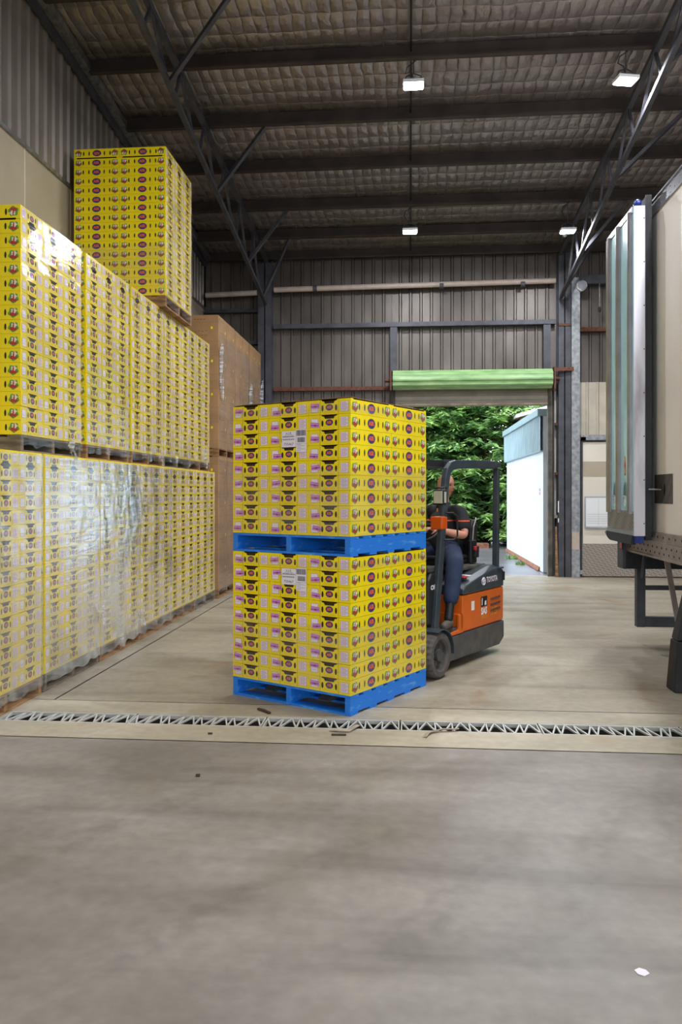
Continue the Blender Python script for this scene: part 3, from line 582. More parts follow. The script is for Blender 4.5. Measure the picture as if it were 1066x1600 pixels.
def label_mb(kind, flip=False):
    m = MB(); y = -CL / 2 - .0012
    def X(a): return (a - .5) * CW
    if kind == 'plain':
        m.poly([(X(.055), y, .022), (X(.235), y, .022), (X(.235), y, .088), (X(.055), y, .088)], 'magenta'); m.poly([(X(.063), y - .0004, .024), (X(.227), y - .0004, .024), (X(.227), y - .0004, .086), (X(.063), y - .0004, .086)], 'paper')
        for k in range(2): m.poly([(X(.08), y - .0008, .04 + .006 * k), (X(.20), y - .0008, .04 + .006 * k), (X(.20), y - .0008, .0412 + .006 * k), (X(.08), y - .0008, .0412 + .006 * k)], 'ink_grey')
    elif kind == 'lined':
        m.poly([(X(.765), y, .018), (X(.955), y, .018), (X(.955), y, .092), (X(.765), y, .092)], 'magenta'); m.poly([(X(.772), y - .0004, .0195), (X(.948), y - .0004, .0195), (X(.948), y - .0004, .0905), (X(.772), y - .0004, .0905)], 'paper')
        for k in range(7):
            z = .028 + k * .0088; a1 = .93 if k % 3 else .90
            m.poly([(X(.79), y - .0008, z), (X(a1), y - .0008, z), (X(a1), y - .0008, z + .0028), (X(.79), y - .0008, z + .0028)], 'magenta')
    elif kind == 'pink':
        m.poly([(-.042, y - .0012, -.019), (.042, y - .0012, -.019), (.042, y - .0012, .019), (-.042, y - .0012, .019)], 'pink')
        m.poly([(-.038, y - .0016, -.008), (.038, y - .0016, -.006), (.038, y - .0016, .000), (-.038, y - .0016, -.002)], 'plum'); m.poly([(-.008, y - .0017, -.011), (.014, y - .0017, -.011), (.014, y - .0017, .002), (-.008, y - .0017, .002)], 'plum')
        m.poly([(0, y - .0016, .010), (.036, y - .0016, .010), (.036, y - .0016, .013), (0, y - .0016, .013)], 'ink_grey')
    if flip: m.v = [(-x, yy, CH - z) for x, yy, z in m.v]
    return m
lab_me = {(k, f): label_mb(k, f).mesh({'plain': 'address_label', 'lined': 'ruled_label'}[k]) for k in ('plain', 'lined') for f in (False, True)}
pink_me = label_mb('pink').mesh('pink_sticker')
cartons = []      # (loc, rz, flip, label, group, centre, pink, forced)
def px_area(pts):
    a = R(YAW); q = []
    for x, y, z in pts:
        d = -x * math.sin(a) + y * math.cos(a); r_ = x * math.cos(a) + y * math.sin(a)
        q.append((min(1066, max(0, 533 + 1243 * r_ / d)), 771 - 1243 * (z - 1.65) / d))
    return abs(sum(q[i][0] * q[(i + 1) % 4][1] - q[(i + 1) % 4][0] * q[i][1] for i in range(4))) / 2
# centre load: pallet frame X = along the truck (R), Y = across
PC = Vector((-.6515, 6.659, 0)); PA = R(90 - 34.6 + YAW)
def pw(x, y, z): return (PC.x + x * math.cos(PA) - y * math.sin(PA), PC.y + x * math.sin(PA) + y * math.cos(PA), z)
for tier, z0 in ((0, .15), (1, .15 + 9 * PITCH + .15)):
    for ly in range(9):
        for r_ in range(2):
            for k in range(3):
                if r_ == 1 and k > 0: continue
                jx, jy = rnd.uniform(-.002, .002), rnd.uniform(-.001, .001)
                loc = pw(-.5825 + .2915 + .583 * r_ + jx, -.5825 + .1945 + k * .3885 + jy, z0 + ly * PITCH)
                col_ = ('right hand', 'middle', 'left hand')[k] if r_ == 0 else 'rear corner'
                lab = 'yellow fruit carton, %s column, %s layer up, on the %s blue pallet' % (col_, ordn[ly], ('bottom', 'upper')[tier])
                cartons.append(dict(loc=loc, rz=PA - R(90), flip=False, label=lab, group='fruit cartons on the blue pallets', area=9e9, pink=(r_ == 0), slot=(ly == 8)))
# wall stacks: ends face +X, stacks run along Y
LOW = [5.15, 6.36, 7.55, 8.72, 9.85, 11.0]; UPP = [6.08, 7.36, 8.6, 9.77, 10.9]
def wall_stack(y0, xf, z0, tname, sname, front=0, cols=3):
    for ly in range(16):
        for k in range(cols):
            y = y0 + .1945 + .3885 * k + rnd.uniform(-.0012, .0012); x = xf - .29 + rnd.uniform(-.003, .003); z = z0 + ly * PITCH
            a = px_area([(xf, y - .19, z), (xf, y + .19, z), (xf, y + .19, z + .11), (xf, y - .19, z + .11)])
            if k == 0 and front: a += px_area([(xf, y - .19, z), (xf - .58, y - .19, z), (xf - .58, y - .19, z + .11), (xf, y - .19, z + .11)])
            lab = 'yellow fruit carton, %s, %s, %s layer up, %s column' % (tname, sname, ordn[ly], ('near', 'middle', 'far')[k])
            cartons.append(dict(loc=(x, y, z), rz=R(90), flip=(ly == 15), label=lab, group='wrapped fruit cartons along the left wall', area=a, pink=False, slot=(ly == 14)))
        if front:
            y = y0 + .1945; x = xf - .29 - .583; z = z0 + ly * PITCH
            a = px_area([(x - .29, y - .19, z), (x + .29, y - .19, z), (x + .29, y - .19, z + .11), (x - .29, y - .19, z + .11)])
            lab = 'yellow fruit carton, %s, %s, %s layer up, left wall column' % (tname, sname, ordn[ly])
            cartons.append(dict(loc=(x, y, z), rz=R(90), flip=(ly == 15), label=lab, group='wrapped fruit cartons along the left wall', area=a, pink=False, slot=(ly == 14)))
Z1 = .15; Z2P = .15 + 16 * PITCH; Z2 = Z2P + .14; Z3P = Z2 + 16 * PITCH; Z3 = Z3P + .14
for i, y0 in enumerate(LOW): wall_stack(y0, -3.02, Z1, 'lower tier', ordn[i] + ' stack')
for i, y0 in enumerate(UPP): wall_stack(y0, -3.08, Z2, 'second tier', ordn[i] + ' stack', front=(i == 0))
wall_stack(9.56, -2.99, Z3, 'top tier', 'single stack', front=1)
cartons.sort(key=lambda d_: -d_['area'])
prng = random.Random(3)
for d_ in cartons[:300]:
    o = inst('fruit_carton', me_fl if d_['flip'] else me_sl if d_['slot'] else me_up, d_['loc'], d_['rz'])
    tag(o, d_['label'], 'carton', d_['group'])
    inst('address_label', lab_me[('plain', d_['flip'])], parent=o); inst('ruled_label', lab_me[('lined', d_['flip'])], parent=o)
    if d_['pink']:
        s = inst('pink_sticker', pink_me, ((.15 - .5) * CW + prng.uniform(-.008, .022), 0, .052 + prng.uniform(-.022, .026)), parent=o); s.rotation_euler = (0, R(prng.uniform(-5, 9)), 0); s['label'] = 'pink sticker with dark purple print'
rest = cartons[300:]
sv = {False: MB(), True: MB()}
for f in (False, True):
    for src in ((cm_fl if f else cm_up), label_mb('plain', f), label_mb('lined', f)):
        off = len(sv[f].v); sv[f].v += src.v
        for fc, mi_ in zip(src.f, src.m): sv[f].f.append(tuple(off + k for k in fc)); sv[f].m.append(sv[f].mi(src.mats[mi_]))
big = MB()
for d_ in rest:
    s = sv[d_['flip']]; c_, s_ = math.cos(d_['rz']), math.sin(d_['rz']); lx, ly_, lz = d_['loc']; off = len(big.v)
    big.v += [(lx + x * c_ - y * s_, ly_ + x * s_ + y * c_, lz + z) for x, y, z in s.v]
    idx = [big.mi(q) for q in s.mats]
    big.f += [tuple(off + k for k in fc) for fc in s.f]; big.m += [idx[q] for q in s.m]
tag(big.build('far_fruit_cartons', fix=False), 'the many smaller yellow fruit cartons further back in the wrapped wall stacks', 'cartons', kind='stuff')

# ------------------------------------------------------------------ pallets
pal_cache = {}
def pallet(loc, rz, mt, h, label, group, Ls=1.165):
    root = empty('pallet', loc, rz); tag(root, label, 'pallet', group)
    k = (mt, h)
    if k not in pal_cache:
        pal_cache[k] = (MB().box(-Ls / 2, Ls / 2, -.024, .024, .018, h - .02, mt).mesh('bearer'), MB().box(-.055, .055, -Ls / 2, Ls / 2, h - .019, h - .001, mt).mesh('deck_board'), MB().box(-.05, .05, -Ls / 2, Ls / 2, 0, .0175, mt).mesh('bottom_board'))
    b, t, u = pal_cache[k]
    for y in (-Ls / 2 + .026, 0, Ls / 2 - .026): inst('bearer', b, (0, y, 0), parent=root)
    for i in range(7): inst('deck_board', t, (-Ls / 2 + .056 + i * (Ls - .112) / 6, 0, 0), parent=root)
    for i in range(5): inst('bottom_board', u, (-Ls / 2 + .052 + i * (Ls - .104) / 4, 0, 0), parent=root)
    return root
pallet(tuple(PC), PA, 'blue_paint', .15, 'blue painted wooden pallet resting on the concrete floor', 'blue pallets')
pallet((PC.x, PC.y, .15 + 9 * PITCH + .0002), PA, 'blue_paint', .149, 'blue painted wooden pallet between the two carton loads', 'blue pallets')
for i, y0 in enumerate(LOW): pallet((-3.02 - .5825, y0 + .5825, 0), 0, 'wood' if i % 2 == 0 or i == 3 else 'grey_wood', .15, 'timber pallet on the floor under the %s wall stack' % ordn[i], 'floor pallets on the left')
for i, y0 in enumerate(UPP): pallet((-3.08 - .5825, y0 + .5825, Z2P + .0005), 0, 'grey_wood' if i in (0, 3) else 'wood', .139, 'timber pallet between the tiers, under the %s second tier stack' % ordn[i], 'mid height pallets')
pallet((-2.99 - .5825, 9.56 + .5825, Z3P + .0005), 0, 'wood', .139, 'timber pallet wrapped in film under the top tier stack', 'top pallet')
# cardboard cover sheets on the centre loads
for z, lab in ((.15 + 9 * PITCH + .0, None), (2 * (.15 + 9 * PITCH) + .0, 'thin brown cardboard sheet covering the top of the centre load')):
    if lab:
        m = MB(); m.grid(lambda u, v: ((u - .5) * 1.15, (v - .5) * 1.16, .003 + .01 * abs(noise.noise(Vector((u * 3, v * 3, 1)))) + (.006 if u < .05 else 0)), 12, 12, 'kraft_edge')
        o = m.build('cardboard_sheet', loc=(PC.x, PC.y, z), fix=False); o.rotation_euler = (0, 0, PA); md = o.modifiers.new('s', 'SOLIDIFY'); md.thickness = .004; tag(o, lab, 'cardboard sheet')
# delivery notes on the left face of each centre load
for tier, z0 in ((0, .15 + 6.9 * PITCH), (1, .30 + (9 + 5.95) * PITCH)):
    t = empty('delivery_note', pw(-.5825, 0, z0), PA - R(90)); tag(t, 'white delivery note and barcode sheet taped on the %s centre load' % ('lower', 'upper')[tier], 'delivery note', 'delivery notes')
    m = MB(); y = -.0045
    m.box(-.065, .075, y - .001, y, .0, .125, 'paper')
    def TT(s, z, wdt, ht): m.text(s, (.005, y - .0016, z), (1, 0, 0), (0, 0, 1), wdt, ht, 'ink', .0)
    m_ = m; TT('A.S.R.', .108, .06, .016); TT('735467', .024, .095, .02)
    for zz in (.082, .060):
        xx = -.055
        while xx < .062:
            q = rnd.uniform(.003, .008); m.box(xx, xx + q, y - .0018, y - .001, zz - .005, zz + .006, 'ink_grey'); xx += q + rnd.uniform(.002, .004)
    m.box(-.035, .045, y - .0018, y - .001, .0945, .096, 'ink'); m.build('note_sheet', t)
    m = MB(); m.box(.080, .178, y - .003, y - .002, -.04, .135, 'paper')
    for z_a, z_b, xa, xb in ((.085, .128, .084, .174), (.035, .072, .094, .166)):
        xx = xa
        while xx < xb:
            q = rnd.uniform(.0012, .0042); m.box(xx, xx + q, y - .0038, y - .003, z_a, z_b, 'ink'); xx += q + rnd.uniform(.0015, .0032)
    for k in range(5): m.box(.09, .125 + .04 * (k % 2), y - .0038, y - .003, .018 - .012 * k, .0205 - .012 * k, 'ink_grey')
    m.box(.08, .178, y - .0038, y - .003, .0225, .0245, 'ink_grey'); m.build('barcode_sheet', t)

# ------------------------------------------------------------------ brown cartons
BW, BH = .578, .520
def brown_mesh():
    m = MB(); m.box(-BW / 2, BW / 2, -BW / 2, BW / 2, 0, BH, 'cardboard')
    for n_, u in (((1, 0, 0), (0, 1, 0)), ((0, -1, 0), (1, 0, 0))):
        n_ = Vector(n_); u = Vector(u)
        def P(a, z, off=.0006): return n_ * (BW / 2 + off) + u * a + Vector((0, 0, z))
        def rc(a0, a1, z0, z1, mt='cardboard_print', off=.0006): m.poly([P(a0, z0, off), P(a1, z0, off), P(a1, z1, off), P(a0, z1, off)], mt)
        rc(-.29, .29, .409, .411); rc(-.29, .29, .109, .111)
        for a in (-.235, -.205): rc(a, a + .012, .44, .485)
        for k in range(4): rc(-.10 + k * .05, -.07 + k * .05, .45, .46)
        for k in range(6): rc(-.2 + k * .055, -.165 + k * .055, .26 + .01 * (k % 2), .268 + .01 * (k % 2))
        rc(-.05, .12, .20, .206); rc(.17, .2, .3, .34, 'yellow')
    return m.mesh('brown_carton')
brown = brown_mesh()
BY = [12.24, 13.44, 14.64]
for i, y0 in enumerate(BY):
    for tier in range(2):
        zb = .14 if tier == 0 else .14 + 4 * (BH + .001) + .14
        pallet((-2.98 - .583, y0 + .583, zb - .14), 0, 'wood', .1395, 'timber pallet under the %s brown carton stack, %s tier' % (ordn[i], ('lower', 'upper')[tier]), 'pallets under the brown cartons')
        for ly in range(4):
            for c_ in range(3):
                x, y = ((-3.27, y0 + .292), (-3.27, y0 + .874), (-3.852, y0 + .292))[c_]
                if c_ == 2 and i > 0: continue
                lab = 'brown cardboard carton, %s pallet, %s tier, %s layer up, %s' % (('near', 'middle', 'far')[i], ('lower', 'upper')[tier], ordn[ly], ('near side', 'far side', 'wall side')[c_])
                o = inst('brown_carton', brown, (x + rnd.uniform(-.004, .004), y, zb + ly * (BH + .001))); tag(o, lab, 'carton', 'brown cardboard cartons')

# ------------------------------------------------------------------ stretch film
def film(name, P0, U, V, W, nu, nv, mt, label, amp=.004, gather=True, seed=0, group='stretch film on the stacks'):
    # P0 origin, U along, V up, W outward normal
    P0 = Vector(P0); U = Vector(U); V = Vector(V); W = Vector(W); m = MB()
    def fn(u, v):
        p = P0 + U * u + V * v
        a = amp * (1.2 + noise.noise(Vector((u * 6 + seed, v * 9, seed))) + .6 * noise.noise(Vector((u * 25, v * 30 + u * 12, seed))))
        if gather and v < .08: a += .03 * (.08 - v) / .08 * abs(noise.noise(Vector((u * 5, seed, 2)))) ; p = p + V * (.02 * noise.noise(Vector((u * 7, 0, seed))))
        return tuple(p + W * max(a, .001))
    m.grid(fn, nu, nv, mt); o = m.build(name, smooth=True, fix=False); o.modifiers.clear()
    return tag(o, label, 'stretch film', group)
for i, y0 in enumerate(LOW):
    film('stretch_film', (-3.02 + .008, y0 - .003, .07), (0, 1.175, 0), (0, 0, 1.895), (1, 0, 0), 40, 50, 'film_glare' if i < 3 else 'film_glare_mid' if i == 3 else 'film', 'clear film wrap over the %s lower wall stack' % ordn[i], amp=.0028, seed=i * 3.1)
for i, y0 in enumerate(UPP):
    film('stretch_film', (-3.08 + .008, y0 - .003, Z2 - .08), (0, 1.175, 0), (0, 0, 1.90), (1, 0, 0), 40, 50, 'film', 'clear film wrap over the %s second tier stack' % ordn[i], seed=20 + i * 3.1)
film('stretch_film', (-2.99 + .008, 9.555, Z3 - .12), (0, 1.175, 0), (0, 0, 1.93), (1, 0, 0), 40, 50, 'film', 'clear film wrap on the side of the top tier stack', seed=50)
film('stretch_film', (-2.99, 9.56 - .008, Z3 + .0), (-1.165, 0, 0), (0, 0, .62), (0, -1, 0), 40, 16, 'film_light', 'faint film band low on the front of the top tier stack', seed=57, gather=False)
for i, y0 in enumerate(BY):
    film('stretch_film', (-2.98 + .012, y0 - .003, .10), (0, 1.175, 0), (0, 0, 2.08), (1, 0, 0), 30, 30, 'film_light', 'clear film wrap on the %s lower brown carton stack' % ordn[i], seed=70 + i)
    film('stretch_film', (-2.98 + .012, y0 - .003, 2.36), (0, 1.175, 0), (0, 0, 1.8), (1, 0, 0), 30, 30, 'film_light', 'clear film wrap on the %s upper brown carton stack' % ordn[i], seed=80 + i)
# bands round the centre loads
nL = Vector((-math.cos(PA), -math.sin(PA), 0)); nR = Vector((math.sin(PA), -math.cos(PA), 0))
cb = Vector(pw(-.5825, .5825, 0)); cn = Vector(pw(-.5825, -.5825, 0)); ce = Vector(pw(.5825, -.5825, 0))
for tier, zb in ((0, .15), (1, .30 + 9 * PITCH)):
    for z0, z1 in ((.0, .5), (.93, .99)):
        z0 = zb + z0; z1 = zb + z1; w_ = 'lower' if tier == 0 else 'upper'; h_ = 'wide low' if z1 - z0 > .2 else 'narrow top'
        film('stretch_film', cb + nL * .006 + Vector((0, 0, z0)), cn - cb, (0, 0, z1 - z0), nL, 40, 12, 'film_light', '%s film band on the label side of the %s centre load' % (h_, w_), amp=.002, gather=False, seed=tier + z0, group='film bands on the centre loads')
        film('stretch_film', cn + nR * .006 + Vector((0, 0, z0)), ce - cn, (0, 0, z1 - z0), nR, 40, 12, 'film_light', '%s film band on the fruit print side of the %s centre load' % (h_, w_), amp=.002, gather=False, seed=tier + z0 + 5, group='film bands on the centre loads')
# loose film tails
film_mat('film_tail_m', .55)
def tail(loc, L_, ang, label, nrm=(1, 0, 0), spread=.05, sd=0):
    m = MB(); r2 = random.Random(sd)
    for q in range(4):
        pts = []; p = Vector(loc); dx = r2.uniform(-.3, .3)
        for k in range(9):
            tt = k / 8
            pts.append(p + Vector((nrm[0] * (.015 + .02 * math.sin(tt * 6 + q)), math.sin(ang) * L_ * tt + spread * tt * dx * 2, -math.cos(ang) * L_ * tt + .02 * math.sin(tt * 9 + q))))
        wd = [spread * (.15 + .5 * math.sin(math.pi * (k / 8) ** .7)) for k in range(9)]
        vs = []
        for k, pt in enumerate(pts): vs += [tuple(pt + Vector((.01 * math.sin(k + q), -wd[k] * .5, 0))), tuple(pt + Vector((.012, 0, .006 * math.cos(k * 2)))), tuple(pt + Vector((0.002, wd[k] * .5, 0)))]
        m.add(vs, [(3 * k + j, 3 * k + j + 1, 3 * k + j + 4, 3 * k + j + 3) for k in range(8) for j in range(2)], 'film_tail_m')
    tag(m.build('loose_film_tail', smooth=True, fix=False), label, 'loose film', 'loose tails of film')
tail((-3.04, 6.9, 2.13), .17, .35, 'white film tail hanging under the first second tier stack', sd=1)
tail((-3.04, 9.5, 2.13), .12, .2, 'white film tail hanging under the third second tier stack', sd=2)
tail((-3.08, 11.75, 2.34), .30, .15, 'white film tail at the far end of the second tier', sd=3)
tail((-3.005, 8.7, .34), .16, .3, 'white bunched film low between the third and fourth lower stacks', sd=4)
tail((-3.0, 7.5, .55), .16, .2, 'white bunched film low on the second lower stack', sd=8)
tail((-2.96, 12.3, 4.0), .85, 0, 'long film tail on the near corner of the upper brown cartons', spread=.1, sd=5)
tail((-2.95, 14.6, 3.7), .8, 0, 'long film tail between the upper brown carton stacks', spread=.12, sd=6)
tail((-2.96, 15.75, 3.9), 1.2, 0, 'long film tail at the far end of the upper brown cartons', spread=.14, sd=7)

# ================================================================== drain grates
def grate(x0, x1, label):
    t = empty('drain_grate', (x0, 5.68, 0)); tag(t, label, 'drain grate', 'galvanised drain grates in the floor')
    Lg = x1 - x0 - .012; m = MB()
    for y in (-.118, .118): m.box(0, Lg, y - .009, y + .009, -.03, -.001, 'grate_zinc')
    m.box(0, .008, -.118, .118, -.03, -.002, 'grate_zinc'); m.box(Lg - .008, Lg, -.118, .118, -.03, -.002, 'grate_zinc'); m.build('frame', t)
    m = MB(); n = int(Lg / .115); p = Lg / n
    for i in range(n):
        if i: m.bar((i * p, -.118, -.008), (i * p, .118, -.008), .010, .012, 'grate_zinc')
        s = 1 if i % 2 else -1
        m.bar((i * p, -s * .113, -.008), ((i + .5) * p, s * .113, -.008), .011, .012, 'grate_zinc')
        m.bar(((i + .5) * p, s * .113, -.008), ((i + 1) * p, -s * .113, -.008), .011, .012, 'grate_zinc')
    m.build('bar_lattice', t)
for i in range(8):
    x0 = -3.0 + i * .98
    where = ['at its left end by the wrapped stacks', 'left of the blue pallet, second from the wall stacks', 'before the left side of the blue pallet', 'before the near corner of the blue pallet', 'just right of the blue pallet corner', 'in the middle of the right half of the floor', 'near the right edge of the photo, before the truck', 'beyond the right edge, under the truck side'][i]
    grate(x0, x0 + .98, 'galvanised drain grate section, ' + where)
struct(MB().box(XL, -3.0, 5.557, 5.803, -.03, -.001, 'concrete_strip').build('trim_2'))

# ================================================================== truck
TX, TY = 2.38, 8.85
tr = empty('truck_trailer', (TX, TY, 0)); tag(tr, 'cream insulated truck body parked at the right with its rear door folded back', 'truck')
m = MB(); m.box(0, 2.5, -8.2, 0, 1.27, 4.47, 'trailer_skin'); m.build('body', tr, bevel=.01)
m = MB(); m.box(-.014, -.001, -8.2, 0, 4.36, 4.50, 'alloy'); m.box(-.03, -.001, -8.2, 0, 4.485, 4.50, 'alloy'); tr_ = m.build('roof_rail', tr)
rv = MB().ball((0, 0, 0), (.003, .008, .008), 'rail', 6, 4).mesh('rivet')
for k in range(24):
    for z in (4.39, 4.45): inst('rivet', rv, (-.015, -.9 - k * .12, z + .012 * (k % 2)), parent=tr_)
m = MB(); m.box(-.02, -.001, -8.2, 0, 1.185, 1.275, 'rail'); m.box(-.035, -.001, -8.2, 0, 1.05, 1.18, 'rail'); m.box(-.05, .1, -8.2, 0, 1.03, 1.05, 'rail'); rl = m.build('chassis_rail', tr)
rv = MB().ball((0, 0, 0), (.005, .011, .011), 'seal', 8, 5).mesh('rivet')
for k in range(20):
    inst('rivet', rv, (-.036, -.15 - k * .14, 1.085), parent=rl); inst('rivet', rv, (-.036, -.22 - k * .14, 1.14), parent=rl); inst('rivet', rv, (-.021, -.18 - k * .17, 1.235), parent=rl)
m = MB(); m.box(-.09, 2.55, -.08, .12, .84, 1.03, 'black_plastic'); m.box(-.10, -.06, -.10, .14, .84, 1.17, 'dark_steel'); m.build('rear_crossmember', tr, bevel=.01)
m = MB(); m.box(-.115, -.10, -.10, -.02, 1.06, 1.12, 'red'); m.box(-.11, -.10, -.11, -.01, 1.05, 1.13, 'black'); m.build('marker_light', tr)
m = MB(); m.box(.08, .17, .02, .12, .20, .84, 'dark_steel'); m.box(2.33, 2.42, .02, .12, .20, .84, 'dark_steel'); m.box(.171, 2.329, .022, .118, .202, .31, 'dark_steel'); m.box(.17, 2.33, .04, .10, .60, .65, 'dark_steel'); m.build('underrun_guard', tr, bevel=.004)
m = MB(); m.bar((.10, -.9, 1.03), (.26, -.86, .20), .05, .02, 'rail', up=(0, 1, 0)); m.build('leg_brace', tr)
m = MB(); m.tube([(.0, -.55, 1.02), (-.02, -.58, .95), (-.035, -.60, .86), (-.04, -.6, .80)], .022, 8, 'fork_dark'); m.build('hose', tr, smooth=True)
m = MB()
m.add([(-.20, -2.07, 0), (.3, -2.07, 0), (.3, -1.85, 0), (-.20, -1.85, 0), (-.17, -2.05, .42), (.3, -2.05, .42), (.3, -1.87, .42), (-.17, -1.87, .42)], [(0, 3, 2, 1), (4, 5, 6, 7), (0, 1, 5, 4), (1, 2, 6, 5), (2, 3, 7, 6), (3, 0, 4, 7)], 'leg_black')
m.add([(-.165, -2.045, .425), (.3, -2.045, .425), (.3, -1.875, .425), (-.165, -1.875, .425), (-.04, -2.0, 1.03), (.3, -2.0, 1.03), (.3, -1.92, 1.03), (-.04, -1.92, 1.03)], [(0, 3, 2, 1), (4, 5, 6, 7), (0, 1, 5, 4), (1, 2, 6, 5), (2, 3, 7, 6), (3, 0, 4, 7)], 'black_plastic')
m.build('support_leg', tr, bevel=.01)
for y in (-5.2, -6.5):
    for x in (.35, 2.15): MB().cyl((x - .14, y, .5), (x + .14, y, .5), .5, 36, 'rubber').cyl((x - .15, y, .5), (x + .15, y, .5), .26, 24, 'alloy').build('wheel', tr, bevel=.02)
MB().box(.8, 1.7, -8.1, -.1, .75, 1.26, 'dark_steel').build('chassis', tr)
m = MB(); m.box(-.004, -.0005, -1.41, -.88, 1.555, 1.83, 'treadplate_dark'); m.build('latch_plate', tr)
m = MB(); m.cyl((-.01, -1.16, 1.685), (-.09, -1.0, 1.69), .008, 8, 'chrome'); m.ball((-.012, -1.17, 1.69), (.015, .03, .05), 'black', 8, 6); m.build('tie_back', tr)
# folded door
MB().box(-.225, -.12, -.975, .02, 1.24, 4.42, 'scuffed_white').build('rear_door', tr)
rd = [o for o in tr.children if o.name.startswith('rear_door')][0]
m = MB(); m.box(-.12, -.058, -.97, .01, 1.20, 4.50, 'seal'); m.box(-.119, -.062, -.985, -.97, 1.20, 4.52, 'black_plastic'); m.build('door_skin', rd)
DY = lambda Y_: Y_ - TY
m = MB()
for a, b in ((8.43, 8.70), (8.01, 8.325)): m.box(-.231, -.225, DY(a), DY(b), 1.48, 4.36, 'teal')
m.box(-.229, -.225, DY(7.88), DY(7.915), 1.24, 4.40, 'teal'); pn = m.build('inner_panel', rd, bevel=.002)
for a, b in ((8.80, 8.86), (8.70, 8.79), (8.325, 8.43), (7.92, 8.005)):
    m = MB(); m.box(-.238, -.225, DY(a), DY(b), 1.45, 4.38, 'alloy'); m.cyl((-.238, DY((a + b) / 2), 1.45), (-.238, DY((a + b) / 2), 4.38), (b - a) * .33, 12, 'alloy'); m.build('vertical_rail', rd)
MB().box(-.240, -.225, DY(7.9), DY(8.87), 4.36, 4.42, 'alloy').build('top_rail', rd)
MB().box(-.233, -.225, DY(7.88), DY(8.87), 1.29, 1.475, 'treadplate').build('kick_plate', rd)
MB().box(-.238, -.225, DY(7.88), DY(8.87), 1.245, 1.285, 'alloy').build('bottom_rail', rd)
m = MB(); n = 14
for k in range(n):
    a0 = k / n; a1 = (k + 1) / n; f = lambda a: 1.155 + .075 * max(0, (a - .75) / .25) ** 2
    y0, y1 = DY(7.9 + a0 * 1.02), DY(7.9 + a1 * 1.02)
    m.add([(-.25, y0, f(a0)), (-.25, y1, f(a1)), (-.235, y1, 1.245), (-.235, y0, 1.245), (-.20, y0, f(a0)), (-.20, y1, f(a1)), (-.21, y1, 1.245), (-.21, y0, 1.245)], [(0, 1, 2, 3), (4, 7, 6, 5), (0, 4, 5, 1), (2, 6, 7, 3), (0, 3, 7, 4), (1, 5, 6, 2)], 'seal')
m.build('bottom_seal', rd)
MB().box(-.22, -.135, -.985, -.90, 1.17, 1.238, 'blue_seal').build('corner_seal', rd)
MB().ball((-.18, -.93, 4.45), (.04, .05, .045), 'blue_seal', 10, 6).build('corner_seal', rd, smooth=True)
rv = MB().ball((0, 0, 0), (.006, .004, .006), 'seal', 8, 5).mesh('screw')
for k in range(8): inst('screw', rv, (-.13, -.976, 1.36 + k * .42), parent=rd)
for yc in (8.565, 8.17):
    m = MB(); e = [(DY(yc) + .075 * math.cos(2 * math.pi * k / 28), 1.63 + .15 * math.sin(2 * math.pi * k / 28)) for k in range(28)]
    m.add([(-.2325, a, b) for a, b in e] + [(-.2315, DY(yc) + (a - DY(yc)) * .8, 1.63 + (b - 1.63) * .86) for a, b in e], [(i, (i + 1) % 28, (i + 1) % 28 + 28, i + 28) for i in range(28)], 'teal')
    up = [(-.2318, DY(yc) + (a - DY(yc)) * .82, 1.63 + (b - 1.63) * .9) for a, b in e if b >= 1.62]; m.poly(up, 'teal_dark'); m.poly([(-.2319, DY(yc) + (a - DY(yc)) * .8, 1.63 + (b - 1.63) * .86) for a, b in e if b <= 1.64], 'chrome')
    m.cyl((-.236, DY(yc) - .06, 1.628), (-.236, DY(yc) + .06, 1.628), .009, 8, 'chrome'); m.build('recessed_handle', rd)
m = MB(); yc = DY(8.17); m.box(-.2320, -.2312, yc - .03, yc + .03, 1.83, 2.02, 'tape'); m.poly([(-.2326, yc, 1.88), (-.2326, yc + .03, 1.93), (-.2326, yc, 1.98), (-.2326, yc - .03, 1.93)], 'red'); m.box(-.2326, -.2321, yc - .025, yc + .025, 1.83, 1.85, 'red'); m.build('warning_sticker', rd)
for z in (1.6, 2.9, 4.1):
    m = MB(); m.cyl((-.09, .04, z - .06), (-.09, .04, z + .06), .018, 10, 'dark_steel'); m.box(-.12, .0, .012, .03, z - .05, z + .05, 'dark_steel'); m.build('hinge', rd)

# ================================================================== forklift
fk = empty('forklift', (PC.x, PC.y, 0), PA); tag(fk, 'orange and dark three-wheel electric forklift carrying the blue pallets, a driver on board', 'forklift')
W2 = .52
def F(nm, m, **k): return m.build(nm, fk, **k)
# lower dark counterweight belt
m = MB(); m.prism([(1.10, .09), (2.30, .075), (2.42, .14), (2.42, .32), (1.22, .32), (1.10, .22)], 'y', -W2, W2, 'fork_grey'); F('lower_chassis', m, bevel=.02)
m = MB(); m.prism([(1.445, .325), (2.40, .325), (2.405, .675), (1.445, .675)], 'y', -W2 + .005, W2 - .005, 'orange'); sp = F('orange_body', m, bevel=.015)
m = MB(); m.prism([(1.10, .325), (1.44, .325), (1.44, .50), (1.36, .50), (1.36, .36), (1.10, .345)], 'y', -W2 + .005, -W2 + .03, 'orange'); m.box(1.40, 1.44, -W2 + .005, -.1, .36, .50, 'orange'); F('orange_step_panel', m, bevel=.004)
m = MB()
for k in range(3): m.prism([(2.07, .555 - k * .058 + .03), (2.30, .555 - k * .058 + .036), (2.30, .555 - k * .058 + .016), (2.07, .555 - k * .058 + .010)], 'y', -W2 - .004, -W2 + .006, 'rust')
m.build('louvre', sp)
m = MB(); yy = -W2 + .0035
def FT(s, x, z, wd, ht, mt, bold=.03): m.text(s, (x, yy, z), (1, 0, 0), (0, 0, 1), wd, ht, mt, bold)
